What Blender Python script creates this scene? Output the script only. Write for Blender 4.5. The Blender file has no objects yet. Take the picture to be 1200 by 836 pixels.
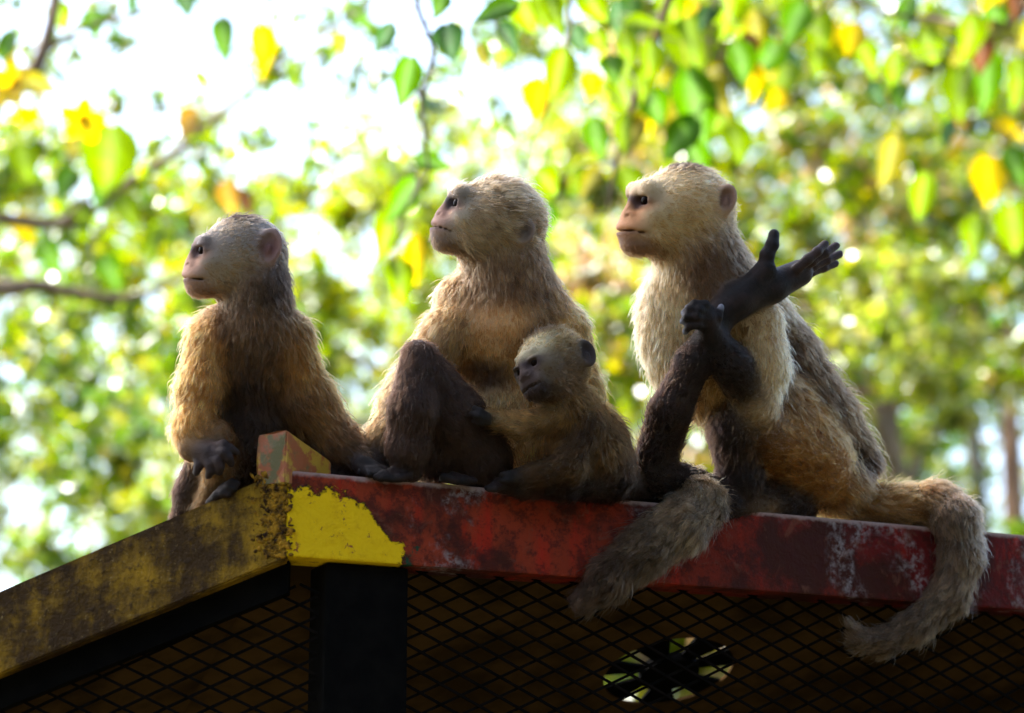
import bpy, bmesh, math, random
import numpy as np
from mathutils import Vector, Matrix, kdtree

# ------------------------------------------------------------------ camera, sky, sun, exposure
scene = bpy.context.scene
C = scene.collection
FPX = 2700.0                      # focal length in photo pixels (1200 x 836 photograph)
PITCH = math.radians(15.0)
CAM = Vector((0, 0, 1.6))
AX_R = Vector((1, 0, 0))
AX_U = Vector((0, -math.sin(PITCH), math.cos(PITCH)))
AX_F = Vector((0, math.cos(PITCH), math.sin(PITCH)))
cam_d = bpy.data.cameras.new('camera'); cam = bpy.data.objects.new('camera', cam_d); C.objects.link(cam)
cam.location = CAM
cam.rotation_euler = (math.pi / 2 + PITCH, 0, 0)
cam_d.sensor_width = 36.0; cam_d.lens = 36.0 * FPX / 1200.0
cam_d.clip_start = 0.05; cam_d.clip_end = 2000
cam_d.dof.use_dof = True; cam_d.dof.focus_distance = 2.40; cam_d.dof.aperture_fstop = 3.8
scene.camera = cam

SUN_EL, SUN_AZ = math.radians(54), math.radians(-66)      # azimuth measured from +Y (view direction) towards +X
sun_dir = Vector((math.sin(SUN_AZ) * math.cos(SUN_EL), math.cos(SUN_AZ) * math.cos(SUN_EL), math.sin(SUN_EL)))
world = bpy.data.worlds.new('World'); scene.world = world; world.use_nodes = True
wn = world.node_tree.nodes; wn.clear()
sky = wn.new('ShaderNodeTexSky'); sky.sky_type = 'NISHITA'; sky.sun_disc = False
sky.sun_elevation = SUN_EL; sky.sun_rotation = SUN_AZ; sky.dust_density = 3.0; sky.air_density = 1.0; sky.ozone_density = 1.0
bg = wn.new('ShaderNodeBackground'); bg.inputs['Strength'].default_value = 0.15
wo = wn.new('ShaderNodeOutputWorld')
world.node_tree.links.new(sky.outputs[0], bg.inputs[0]); world.node_tree.links.new(bg.outputs[0], wo.inputs[0])
sun_l = bpy.data.lights.new('sun', 'SUN'); sun_l.energy = 4.2; sun_l.angle = math.radians(12); sun_l.color = (1.0, 0.93, 0.80)
sun = bpy.data.objects.new('sun', sun_l); C.objects.link(sun)
sun.rotation_euler = sun_dir.to_track_quat('Z', 'Y').to_euler(); sun.location = (-6, 4, 12)

scene.view_settings.view_transform = 'Standard'; scene.view_settings.look = 'None'
scene.view_settings.gamma = 1.0; scene.view_settings.exposure = 2.4
scene.render.engine = 'CYCLES'
scene.cycles.use_denoising = True
scene.cycles.max_bounces = 8; scene.cycles.diffuse_bounces = 3; scene.cycles.transmission_bounces = 5; scene.cycles.glossy_bounces = 3
scene.cycles.transparent_max_bounces = 8
scene.cycles.sample_clamp_indirect = 6.0
scene.cycles_curves.shape = 'RIBBONS'

rng = np.random.default_rng(7); random.seed(7)
FUR = 1.0                         # strand count multiplier

# ------------------------------------------------------------------ helpers
def Pc(px, py, d):                # camera-axis coordinates (right, up, forward)
    return np.array([(px - 600) / FPX * d, -(py - 418) / FPX * d, d])
def c2w(p):
    return CAM + AX_R * float(p[0]) + AX_U * float(p[1]) + AX_F * float(p[2])
def Pw(px, py, d):
    return c2w(Pc(px, py, d))
M_C2W = np.array([AX_R, AX_U, AX_F])      # rows
def c2w_np(p):
    return p @ M_C2W + np.array(CAM)
def ray(px, py):
    return (Pw(px, py, 1.0) - CAM)
def hit_plane(px, py, p0, n):
    r = ray(px, py); return CAM + r * ((p0 - CAM).dot(n) / r.dot(n))

D0 = 2.30                         # distance of the roof corner
YAW = math.radians(23.5)
CORNER = Pw(338, 551, D0)
BU = Vector((math.cos(YAW), math.sin(YAW), 0)); BN = Vector((-math.sin(YAW), math.cos(YAW), 0))
def d_beam(px):                   # depth of the red beam's front face (of the rafter's, left of the corner)
    if px <= 338: return D0
    k = (px - 600) / FPX
    x0 = (CORNER - CAM).dot(AX_R); a = math.sin(YAW) * math.cos(PITCH)
    t = (k * D0 - x0) / (math.cos(YAW) - k * a)
    return D0 + a * t

def link(o, parent=None):
    C.objects.link(o)
    if parent is not None: o.parent = parent
    return o
def tag(o, label=None, cat=None, group=None, kind=None):
    if label: o['label'] = label
    if cat: o['category'] = cat
    if group: o['group'] = group
    if kind: o['kind'] = kind
    return o
def thing(name, loc, label, cat, group=None):
    o = bpy.data.objects.new(name, None); o.location = loc; o.empty_display_size = 0.1
    C.objects.link(o); return tag(o, label, cat, group)
def mesh_obj(name, verts, faces, mat, parent=None, origin=(0, 0, 0), smooth=False):
    me = bpy.data.meshes.new(name)
    o0 = Vector(origin)
    me.from_pydata([tuple(Vector(v) - o0) for v in verts], [], faces); me.update()
    if mat: me.materials.append(mat)
    if smooth: me.shade_smooth()
    ob = bpy.data.objects.new(name, me); link(ob, parent)
    ob.location = o0 - (parent.location if parent is not None else Vector())
    return ob
def np_mesh(name, V, F, mat, cols=None, smooth=True):
    me = bpy.data.meshes.new(name)
    n = F.shape[1]
    me.vertices.add(len(V)); me.vertices.foreach_set('co', V.astype(np.float32).ravel())
    me.loops.add(F.size); me.loops.foreach_set('vertex_index', F.astype(np.int32).ravel())
    me.polygons.add(len(F)); me.polygons.foreach_set('loop_start', np.arange(0, F.size, n, dtype=np.int32))
    try: me.polygons.foreach_set('loop_total', np.full(len(F), n, dtype=np.int32))
    except Exception: pass
    me.update(calc_edges=True); me.validate()
    if cols is not None:
        a = me.attributes.new('col', 'FLOAT_COLOR', 'POINT')
        a.data.foreach_set('color', np.c_[cols, np.ones(len(cols))].astype(np.float32).ravel())
    if mat: me.materials.append(mat)
    if smooth: me.shade_smooth()
    return me
def bm_obj(name, bm, mat, parent=None, origin=(0, 0, 0), smooth=False):
    me = bpy.data.meshes.new(name); o0 = Vector(origin)
    for v in bm.verts: v.co -= o0
    bm.normal_update(); bm.to_mesh(me); bm.free()
    if mat: me.materials.append(mat)
    if smooth: me.shade_smooth()
    ob = bpy.data.objects.new(name, me); link(ob, parent)
    ob.location = o0 - (parent.location if parent is not None else Vector())
    return ob
def hexa(bm, a, b):
    """solid between two matching quads"""
    va = [bm.verts.new(p) for p in a]; vb = [bm.verts.new(p) for p in b]
    fs = [bm.faces.new(va), bm.faces.new(vb[::-1])]
    for i in range(4):
        j = (i + 1) % 4
        fs.append(bm.faces.new((va[j], va[i], vb[i], vb[j])))
    bmesh.ops.recalc_face_normals(bm, faces=fs)
def tube_np(pts, rad, sides=6):
    """tapered tube along a polyline -> V, F(quads)"""
    pts = np.asarray(pts, float); n = len(pts)
    tg = np.gradient(pts, axis=0); tg /= np.linalg.norm(tg, axis=1)[:, None] + 1e-9
    up = np.array([0.31, 0.17, 0.93]); V = []
    for p, t, r in zip(pts, tg, rad):
        a = np.cross(t, up); a /= np.linalg.norm(a) + 1e-9; b = np.cross(t, a)
        for k in range(sides):
            th = 2 * math.pi * k / sides
            V.append(p + r * (math.cos(th) * a + math.sin(th) * b))
    F = [(i * sides + k, i * sides + (k + 1) % sides, (i + 1) * sides + (k + 1) % sides, (i + 1) * sides + k) for i in range(n - 1) for k in range(sides)]
    return np.array(V), np.array(F)
def catmull(pts, sub=6):
    pts = np.asarray(pts, float); P = np.vstack([2 * pts[0] - pts[1], pts, 2 * pts[-1] - pts[-2]]); out = []
    for i in range(1, len(P) - 2):
        for t in np.linspace(0, 1, sub, endpoint=False):
            a, b, c, d = P[i - 1], P[i], P[i + 1], P[i + 2]
            out.append(0.5 * (2 * b + (c - a) * t + (2 * a - 5 * b + 4 * c - d) * t * t + (3 * b - a - 3 * c + d) * t ** 3))
    out.append(pts[-1]); return np.array(out)

# ------------------------------------------------------------------ materials
class NT:
    def __init__(s, name):
        s.m = bpy.data.materials.new(name); s.m.use_nodes = True; s.t = s.m.node_tree; s.n = s.t.nodes; s.n.clear()
        s.out = s.n.new('ShaderNodeOutputMaterial')
    def new(s, ty, **kw):
        n = s.n.new(ty)
        for k, v in kw.items():
            if hasattr(n, k): setattr(n, k, v)
        return n
    def lk(s, a, b): s.t.links.new(a, b)
    def val(s, inp, v):
        if isinstance(v, (int, float)): inp.default_value = v
        elif isinstance(v, tuple): inp.default_value = v if len(v) == len(inp.default_value) else (*v, 1)
        else: s.lk(v, inp)
    def math(s, op, a, b=0.0, clamp=False):
        n = s.new('ShaderNodeMath', operation=op, use_clamp=clamp); s.val(n.inputs[0], a); s.val(n.inputs[1], b); return n.outputs[0]
    def noise(s, scale, detail=4, rough=0.55, vec=None, dist=0.0):
        n = s.new('ShaderNodeTexNoise'); n.inputs['Scale'].default_value = scale; n.inputs['Detail'].default_value = detail
        n.inputs['Roughness'].default_value = rough; n.inputs['Distortion'].default_value = dist
        if vec is not None: s.lk(vec, n.inputs['Vector'])
        return n.outputs['Fac']
    def ramp(s, f, lo, hi):
        n = s.new('ShaderNodeMapRange'); n.interpolation_type = 'SMOOTHSTEP'
        s.val(n.inputs['Value'], f); n.inputs['From Min'].default_value = lo; n.inputs['From Max'].default_value = hi; return n.outputs[0]
    def mix(s, f, a, b):
        n = s.new('ShaderNodeMix', data_type='RGBA'); s.val(n.inputs['Factor'], f); s.val(n.inputs['A'] if False else n.inputs[6], a); s.val(n.inputs[7], b); return n.outputs[2]
    def coord(s, which='Object', scale=None):
        o = s.new('ShaderNodeTexCoord').outputs[which]
        if scale:
            mp = s.new('ShaderNodeMapping'); mp.inputs['Scale'].default_value = scale; s.lk(o, mp.inputs['Vector']); return mp.outputs[0]
        return o
    def attr(s, name):
        return s.new('ShaderNodeAttribute', attribute_name=name).outputs['Color']
    def bump(s, h, strength=0.3, dist=0.01):
        n = s.new('ShaderNodeBump'); n.inputs['Strength'].default_value = strength; n.inputs['Distance'].default_value = dist; s.lk(h, n.inputs['Height']); return n.outputs[0]
    def principled(s, col, rough=0.6, normal=None, metal=0.0, spec=0.5, sss=None):
        b = s.new('ShaderNodeBsdfPrincipled'); s.val(b.inputs['Base Color'], col); s.val(b.inputs['Roughness'], rough); s.val(b.inputs['Metallic'], metal)
        b.inputs['Specular IOR Level'].default_value = spec
        if normal is not None: s.lk(normal, b.inputs['Normal'])
        if sss:
            b.inputs['Subsurface Weight'].default_value = sss; b.inputs['Subsurface Radius'].default_value = (0.01, 0.004, 0.002); b.inputs['Subsurface Scale'].default_value = 0.4
        s.lk(b.outputs[0], s.out.inputs[0]); return s.m

def mat_leaf(name, transl=0.62):
    t = NT(name); c = t.attr('col')
    sp = t.noise(60, 2); c2 = t.mix(t.ramp(sp, 0.35, 0.75), c, t.mix(0.35, c, (0.10, 0.09, 0.01)))
    d = t.new('ShaderNodeBsdfDiffuse'); t.lk(c2, d.inputs[0])
    tr = t.new('ShaderNodeBsdfTranslucent')
    hs = t.new('ShaderNodeHueSaturation'); hs.inputs['Saturation'].default_value = 1.15; hs.inputs['Value'].default_value = 1.6; t.lk(c2, hs.inputs['Color']); t.lk(hs.outputs[0], tr.inputs[0])
    mx = t.new('ShaderNodeMixShader'); mx.inputs[0].default_value = transl; t.lk(d.outputs[0], mx.inputs[1]); t.lk(tr.outputs[0], mx.inputs[2])
    g = t.new('ShaderNodeBsdfGlossy'); g.inputs['Roughness'].default_value = 0.38; g.inputs['Color'].default_value = (0.9, 0.95, 1, 1)
    fr = t.new('ShaderNodeFresnel'); fr.inputs['IOR'].default_value = 1.4
    m2 = t.new('ShaderNodeMixShader'); t.lk(t.math('MULTIPLY', fr.outputs[0], 0.15), m2.inputs[0]); t.lk(mx.outputs[0], m2.inputs[1]); t.lk(g.outputs[0], m2.inputs[2])
    t.lk(m2.outputs[0], t.out.inputs[0]); return t.m
def mat_bark(name, c1, c2):
    t = NT(name); v = t.coord('Object', (1, 1, 0.25)); n = t.noise(14, 6, 0.65, v)
    return t.principled(t.mix(t.ramp(n, 0.35, 0.68), c1, c2), 0.9, t.bump(n, 0.6, 0.02))
M = {}
M['leaf'] = mat_leaf('leaf')
M['bark_brown'] = mat_bark('bark_brown', (0.13, 0.09, 0.06), (0.30, 0.21, 0.14))
M['bark_grey'] = mat_bark('bark_grey', (0.10, 0.085, 0.07), (0.28, 0.23, 0.19))
M['bark_red'] = mat_bark('bark_red', (0.16, 0.08, 0.05), (0.38, 0.22, 0.14))

def mat_ground():
    t = NT('forest_floor'); v = t.coord('Object'); n = t.noise(0.9, 6, 0.6, v); n2 = t.noise(30, 5, 0.7, v)
    c = t.mix(t.ramp(n, 0.4, 0.62), (0.045, 0.034, 0.022), (0.035, 0.05, 0.016))
    return t.principled(t.mix(t.ramp(n2, 0.45, 0.7), c, (0.08, 0.06, 0.035)), 0.95, t.bump(n2, 0.6, 0.03))
M['ground'] = mat_ground()

def mat_red():
    t = NT('chipped_red_paint'); v = t.coord('Object')
    sx = t.new('ShaderNodeSeparateXYZ'); t.lk(v, sx.inputs[0]); x, z = sx.outputs[0], sx.outputs[2]
    big = t.noise(9, 6, 0.62, v); fine = t.noise(70, 6, 0.7, v); streak = t.noise(26, 5, 0.6, t.coord('Object', (1, 1, 0.18)))
    flake = t.noise(34, 8, 0.72, v, 0.6)
    # along the bar the red turns from faded orange red to a deep dark red
    far = t.ramp(x, 0.15, 0.75)
    red = t.mix(far, (0.29, 0.040, 0.015), (0.125, 0.010, 0.009))
    red = t.mix(t.ramp(streak, 0.52, 0.70), red, (0.40, 0.024, 0.010))
    red = t.mix(t.math('MULTIPLY', t.ramp(big, 0.47, 0.60), 0.9), red, (0.040, 0.014, 0.009))
    red = t.mix(t.math('MULTIPLY', t.ramp(t.noise(48, 7, 0.8, v), 0.47, 0.58), 0.7), red, (0.05, 0.012, 0.010))
    red = t.mix(t.math('MULTIPLY', t.ramp(flake, 0.56, 0.66), 0.55), red, (0.17, 0.065, 0.04))
    # pale scuffed places
    pale = t.math('MULTIPLY', t.ramp(t.noise(8, 6, 0.65, v, 0.8), 0.56, 0.68), t.ramp(t.noise(120, 4, 0.7, v), 0.42, 0.62))
    red = t.mix(t.math('MULTIPLY', pale, 0.8), red, (0.30, 0.25, 0.25))
    # worn top edge
    edge = t.ramp(t.math('ADD', z, t.math('MULTIPLY', t.math('SUBTRACT', fine, 0.5), 0.010)), -0.0062, -0.0015)
    red = t.mix(t.math('MULTIPLY', edge, 0.75), red, (0.42, 0.30, 0.27))
    # the yellow coat that survives at the corner end, with a ragged border
    w = t.math('MULTIPLY', t.math('SUBTRACT', t.noise(55, 8, 0.75, v), 0.5), 0.075)
    xx = t.math('ADD', x, w); w2 = t.math('MULTIPLY', t.math('SUBTRACT', t.noise(42, 9, 0.8, t.coord('Object', (1, 1, 1.3))), 0.5), 0.060)
    depth = t.math('ADD', t.math('MULTIPLY', z, -1.0), w2)
    lim = t.math('ADD', 0.0180, t.math('MULTIPLY', t.math('MAXIMUM', t.math('SUBTRACT', x, 0.062), 0.0), 0.85))
    y1 = t.math('MULTIPLY', t.ramp(t.math('SUBTRACT', depth, lim), -0.001, 0.0012), t.math('SUBTRACT', 1.0, t.ramp(xx, 0.1235, 0.1255)))
    ycol = t.mix(t.ramp(fine, 0.5, 0.72), (0.90, 0.56, 0.006), (0.74, 0.40, 0.006))
    chips = t.ramp(t.noise(60, 8, 0.8, v), 0.585, 0.61)
    ycol = t.mix(chips, ycol, (0.32, 0.09, 0.03))
    ycol = t.mix(t.ramp(t.noise(24, 3, 0.5, v), 0.70, 0.715), ycol, (0.02, 0.09, 0.035))
    fringe = t.math('MULTIPLY', t.ramp(t.math('SUBTRACT', depth, lim), -0.006, -0.001), t.math('SUBTRACT', 1.0, t.ramp(xx, 0.134, 0.142)))
    red = t.mix(t.math('MULTIPLY', fringe, t.ramp(t.noise(50, 6, 0.7, v), 0.40, 0.58)), red, (0.045, 0.022, 0.012))
    col = t.mix(y1, red, ycol)
    grn = t.math('MULTIPLY', t.ramp(t.noise(40, 4, 0.6, v), 0.55, 0.60), t.math('MULTIPLY', t.ramp(x, 0.116, 0.120), t.math('SUBTRACT', 1.0, t.ramp(x, 0.138, 0.150))))
    grn = t.math('MULTIPLY', grn, t.ramp(t.math('MULTIPLY', z, -1.0), 0.045, 0.06))
    col = t.mix(grn, col, (0.018, 0.055, 0.03))
    h = t.math('ADD', t.math('MULTIPLY', fine, 0.5), t.math('ADD', t.math('MULTIPLY', flake, 0.8), t.math('MULTIPLY', y1, 0.6)))
    return t.principled(col, t.math('ADD', 0.38, t.math('MULTIPLY', flake, 0.35)), t.bump(h, 1.0, 0.006), spec=0.08)
def mat_rafter():
    t = NT('grimy_yellow_paint'); v = t.coord('Object')
    sx = t.new('ShaderNodeSeparateXYZ'); t.lk(v, sx.inputs[0])
    big = t.noise(13, 6, 0.65, v); fine = t.noise(95, 5, 0.7, v); st = t.noise(30, 5, 0.65, t.coord('Object', (1, 1, 0.3)))
    f = t.math('ADD', t.math('MULTIPLY', big, 0.65), t.math('MULTIPLY', st, 0.35))
    col = t.mix(t.ramp(f, 0.455, 0.64), (0.046, 0.023, 0.006), (0.33, 0.18, 0.010))
    col = t.mix(t.math('MULTIPLY', t.ramp(fine, 0.5, 0.66), 0.75), col, (0.026, 0.013, 0.005))
    col = t.mix(t.math('MULTIPLY', t.ramp(t.noise(160, 4, 0.7, v), 0.60, 0.72), 0.6), col, (0.34, 0.24, 0.10))
    return t.principled(col, 0.55, t.bump(t.math('ADD', fine, big), 0.9, 0.005), spec=0.1)
def mat_block():
    t = NT('flaking_end_paint'); v = t.coord('Object'); a = t.noise(40, 6, 0.65, v); b = t.noise(28, 5, 0.6, t.coord('Object', (1.3, 1, 1)))
    c = t.mix(t.ramp(a, 0.46, 0.56), (0.44, 0.26, 0.02), (0.32, 0.085, 0.022)); c = t.mix(t.ramp(b, 0.56, 0.64), c, (0.12, 0.10, 0.03))
    c = t.mix(t.ramp(t.noise(110, 4, 0.7, v), 0.64, 0.76), c, (0.36, 0.28, 0.15))
    return t.principled(c, 0.6, t.bump(a, 0.6, 0.004))
def mat_plain(name, c1, c2, sc=20, rough=0.6, metal=0.0):
    t = NT(name); n = t.noise(sc, 5, 0.6, t.coord('Object')); return t.principled(t.mix(t.ramp(n, 0.35, 0.65), c1, c2), rough, t.bump(n, 0.25, 0.003), metal, 0.04)
M['red'] = mat_red(); M['rafter'] = mat_rafter(); M['block'] = mat_block()
M['black'] = mat_plain('black_paint', (0.0022, 0.002, 0.002), (0.0045, 0.004, 0.0035), 30, 0.85)
M['wire'] = mat_plain('dark_wire', (0.002, 0.0018, 0.0015), (0.006, 0.004, 0.003), 60, 0.85)
M['roof'] = mat_plain('rusty_roof_sheet', (0.042, 0.023, 0.008), (0.105, 0.056, 0.018), 9, 0.9)
M['weld'] = mat_plain('rusty_weld', (0.022, 0.011, 0.006), (0.34, 0.17, 0.015), 110, 0.4)

# ------------------------------------------------------------------ ground
bm = bmesh.new()
bmesh.ops.create_grid(bm, x_segments=60, y_segments=60, size=300)
for v in bm.verts:
    r = v.co.length
    v.co.z = 0.0 if r < 12 else min(1.0, (r - 12) / 60) * 0.8 * math.sin(v.co.x * 0.05 + 1) * math.cos(v.co.y * 0.04)
g = bm_obj('ground', bm, M['ground'], smooth=True); tag(g, kind='structure')


# ------------------------------------------------------------------ trees
def leaf_batch(cent, size, cols, rg, droop=0.5):
    """pointed, folded leaves (6 vertices, 4 quads/tris) at the given centres"""
    n = len(cent)
    prof = np.array([(0, 0, 0), (0.42, 0.27, 0.07), (0.42, -0.27, 0.07), (0.5, 0, -0.02), (1.0, 0, -0.12)])      # along, across, out
    prof[:, 0] -= 0.5
    a = rg.normal(0, 1, (n, 3)); a[:, 2] -= droop; a /= np.linalg.norm(a, axis=1)[:, None]
    t = rg.normal(0, 1, (n, 3)); t[:, 2] += 0.4; b = np.cross(a, t); b /= np.linalg.norm(b, axis=1)[:, None]; c = np.cross(a, b)
    S = size * rg.uniform(0.6, 1.25, n)
    V = cent[:, None, :] + S[:, None, None] * (prof[None, :, 0:1] * a[:, None] + prof[None, :, 1:2] * b[:, None] + prof[None, :, 2:3] * c[:, None])
    base = (np.arange(n) * 5)[:, None, None]
    F = (np.array([[0, 3, 1], [1, 3, 4], [0, 2, 3], [3, 2, 4]])[None] + base).reshape(-1, 3)
    return V.reshape(-1, 3), F, np.repeat(cols, 5, 0)
PAL = {
    'lime':   [((0.24, 0.31, 0.015), 5), ((0.15, 0.25, 0.015), 5), ((0.34, 0.34, 0.02), 2), ((0.42, 0.31, 0.015), 1)],
    'fresh':  [((0.13, 0.24, 0.02), 5), ((0.20, 0.30, 0.02), 4), ((0.06, 0.13, 0.03), 2), ((0.32, 0.33, 0.03), 1.3)],
    'cool':   [((0.12, 0.22, 0.06), 4), ((0.18, 0.28, 0.06), 4), ((0.30, 0.34, 0.06), 2)],
    'mixed':  [((0.14, 0.23, 0.015), 8), ((0.26, 0.31, 0.015), 6), ((0.42, 0.35, 0.015), 1.6), ((0.50, 0.29, 0.12), 0.9), ((0.50, 0.40, 0.22), 0.8), ((0.10, 0.18, 0.02), 2.5)],
    'dry':    [((0.50, 0.31, 0.17), 4), ((0.52, 0.40, 0.26), 4), ((0.20, 0.26, 0.03), 3), ((0.38, 0.34, 0.04), 2)],
    'pale':   [((0.33, 0.37, 0.07), 5), ((0.20, 0.28, 0.03), 4), ((0.42, 0.42, 0.15), 2)],
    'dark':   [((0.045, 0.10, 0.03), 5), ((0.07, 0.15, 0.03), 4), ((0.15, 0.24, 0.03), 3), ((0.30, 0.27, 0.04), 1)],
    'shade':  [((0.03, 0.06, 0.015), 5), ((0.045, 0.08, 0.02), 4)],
}
def pick(pal, n, rg):
    cs = np.array([c for c, w in PAL[pal]]); w = np.array([w for c, w in PAL[pal]], float)
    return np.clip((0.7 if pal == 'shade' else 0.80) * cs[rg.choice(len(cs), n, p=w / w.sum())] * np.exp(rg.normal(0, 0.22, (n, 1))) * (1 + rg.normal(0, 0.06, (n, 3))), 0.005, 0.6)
def tube_obj(name, pts, r0, r1, mat, parent, sides=8, sub=5, power=1.0):
    P = catmull(pts, sub); t = np.linspace(0, 1, len(P)); R = r0 + (r1 - r0) * t ** power
    V, F = tube_np(P, R, sides)
    V = V - np.array(parent.location)
    me = np_mesh(name, V, F, mat); o = bpy.data.objects.new(name, me); return link(o, parent)
def tree(name, label, trunk_px, d, r, clumps, pal, leaf, bark, top_py, group, seed, lean=0.0, limbs=8, droop=0.5, limb_r=0.35):
    """clumps: (px, py, distance offset, radius m, leaves[, palette])"""
    rg = np.random.default_rng(seed)
    top = np.array(Pw(trunk_px, top_py, d)); base = np.array([top[0] + lean, top[1], -0.05])
    root = thing(name, Vector(base), label, 'tree', group)
    hgt = top[2] - base[2]
    tp = [base, base + (top - base) * 0.3 + rg.normal(0, 0.04 * hgt, 3) * [1, 1, 0], base + (top - base) * 0.65 + rg.normal(0, 0.04 * hgt, 3) * [1, 1, 0], top]
    tube_obj('trunk', tp, r, r * 0.35, M[bark], root, 10)
    trunk_c = catmull(tp, 10)
    Vs, Fs, Cs, off = [], [], [], 0
    cl = [(np.array(Pw(c[0], c[1], d + c[2])), c[3], c[4], c[5] if len(c) > 5 else pal) for c in clumps]
    order = np.argsort([-c[2] for c in cl])[:limbs]
    for i in order:
        p = cl[i][0]; k = np.argmin(np.abs(trunk_c[:, 2] - max(0.6, p[2] - 0.55 * np.linalg.norm(p[:2] - trunk_c[-1][:2]) - 0.2))); q = trunk_c[k]
        mid = q * 0.5 + p * 0.5 + np.array([0, 0, 0.12 * np.linalg.norm(p - q)]) + rg.normal(0, 0.06, 3) * np.linalg.norm(p - q)
        tube_obj('limb', [q, mid, p], r * limb_r, 0.006, M[bark], root, 6)
    for p, rad, n, pl in cl:
        n = int(n)
        g = rg.normal(0, 1, (n, 3)); g /= np.linalg.norm(g, axis=1)[:, None]; g *= (rg.random((n, 1)) ** 0.45) * rad * np.array([1.0, 1.0, 0.85])
        # leaves sit on twigs: pull them towards a few random spokes
        sp = rg.normal(0, 1, (9, 3)); sp /= np.linalg.norm(sp, axis=1)[:, None]; s_ = sp[rg.integers(0, 9, n)] * np.linalg.norm(g, axis=1)[:, None]
        g = g * 0.55 + s_ * 0.45
        V, F, cc = leaf_batch(p + g, leaf, pick(pl, n, rg), rg, droop)
        Vs.append(V); Fs.append(F + off); Cs.append(cc); off += len(V)
    V = np.vstack(Vs) - base; me = np_mesh('crown', V, np.vstack(Fs), M['leaf'], np.vstack(Cs), smooth=False)
    cr = bpy.data.objects.new('crown', me); link(cr, root); cr['kind'] = 'stuff'
    return root
def clumps_in(x0, x1, y0, y1, step, rad, n, rg, keep=None, dz=0.8, pal=None):
    out = []
    for x in np.arange(x0, x1, step):
        for y in np.arange(y0, y1, step):
            px, py = x + rg.uniform(-0.5, 0.5) * step, y + rg.uniform(-0.5, 0.5) * step
            k = 1.0 if keep is None else keep(px, py)
            if rg.random() < k:
                out.append((px, py, rg.uniform(-dz, dz), rad * rg.uniform(0.6, 1.3), n * rg.uniform(0.5, 1.4)) + ((pal(px, py),) if pal else ()))
    return out
rg = np.random.default_rng(21)
rgx = np.random.default_rng(88)
def gap(px, py, cx, cy, rx, ry): return ((px - cx) / rx) ** 2 + ((py - cy) / ry) ** 2 < 1
def keep_left(px, py):
    if gap(px, py, 330, 90, 300, 105) or gap(px, py, 185, 230, 90, 70) or gap(px, py, 470, 120, 160, 110) or gap(px, py, 190, 480, 40, 90): return 0.22
    return 0.80
GRP = 'trees behind the cage'
tree('broadleaf_tree', 'sparse pale green tree with sky showing through, behind the young monkey', -330, 8.5, 0.16,
     clumps_in(-160, 330, 180, 720, 46, 0.20, 100, rg, keep_left, 0.9, lambda x, y: 'cool' if y > 430 and rg.random() < 0.6 else ('lime' if rg.random() < 0.4 else 'fresh')) + clumps_in(-620, -160, 150, 740, 62, 0.26, 120, rgx, lambda x, y: 0.7, 0.9), 'fresh', 0.068, 'bark_brown', 330, GRP, 31, limbs=8, limb_r=0.15)
tree('broadleaf_tree', 'bright lime green tree filling the gap between the young monkey and the mother', 610, 11.0, 0.17,
     clumps_in(215, 760, 240, 660, 50, 0.24, 150, rg, lambda x, y: 0.25 if gap(x, y, 430, 240, 60, 60) else (0.92 if y > 290 else 0.6), 1.0), 'lime', 0.09, 'bark_grey', 420, GRP, 32)
tree('broadleaf_tree', 'thin-leaved tree with small leaves high against the white sky', -420, 7.2, 0.10,
     clumps_in(-150, 640, -60, 230, 50, 0.14, 34, rg, lambda x, y: 0.55 if gap(x, y, 250, 90, 130, 70) else 0.85, 0.6), 'fresh', 0.055, 'bark_grey', 180, GRP, 33, droop=0.9, limbs=3, limb_r=0.12)
tree('broadleaf_tree', 'tall leafy tree with orange dead leaves above the pale-headed monkey', 1420, 10.0, 0.20,
     clumps_in(640, 1360, -120, 480, 52, 0.24, 175, rg, lambda x, y: 0.35 if gap(x, y, 660, 130, 70, 110) else 0.95, 1.2, lambda x, y: 'dry' if (gap(x, y, 690, 180, 70, 150) and rg.random() < 0.6) or (gap(x, y, 1000, 270, 90, 120) and rg.random() < 0.45) else 'mixed') + clumps_in(1360, 1900, -120, 620, 66, 0.30, 190, rgx, lambda x, y: 0.9, 1.2), 'mixed', 0.072, 'bark_grey', 250, GRP, 34, limbs=7, limb_r=0.12)
tree('broadleaf_tree', 'pale yellow-green leafy tree beside the haunch of the pale-headed monkey', 1040, 8.6, 0.09,
     clumps_in(900, 1110, 330, 640, 50, 0.17, 85, rg, lambda x, y: 0.9, 0.5), 'pale', 0.075, 'bark_brown', 470, GRP, 35, limbs=6)
tree('shade_tree', 'dark green tree with slim reddish trunk at the red beam end', 1178, 14.0, 0.14,
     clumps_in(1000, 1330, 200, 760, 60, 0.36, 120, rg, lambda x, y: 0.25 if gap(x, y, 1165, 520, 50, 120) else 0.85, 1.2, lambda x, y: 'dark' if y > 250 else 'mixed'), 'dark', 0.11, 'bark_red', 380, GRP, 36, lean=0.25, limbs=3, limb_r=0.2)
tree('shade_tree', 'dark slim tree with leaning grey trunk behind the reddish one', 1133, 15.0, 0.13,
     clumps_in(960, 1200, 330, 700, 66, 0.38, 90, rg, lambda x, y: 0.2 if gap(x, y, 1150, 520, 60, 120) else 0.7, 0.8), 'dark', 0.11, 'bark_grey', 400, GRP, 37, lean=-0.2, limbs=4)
tree('broadleaf_tree', 'low leafy tree glimpsed through the roof fan opening', 740, 9.0, 0.12,
     clumps_in(560, 960, 520, 900, 50, 0.25, 190, rg, None, 0.8, lambda x, y: 'lime' if rg.random() < 0.7 else 'dry'), 'lime', 0.09, 'bark_brown', 620, GRP, 38, limbs=6)
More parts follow.
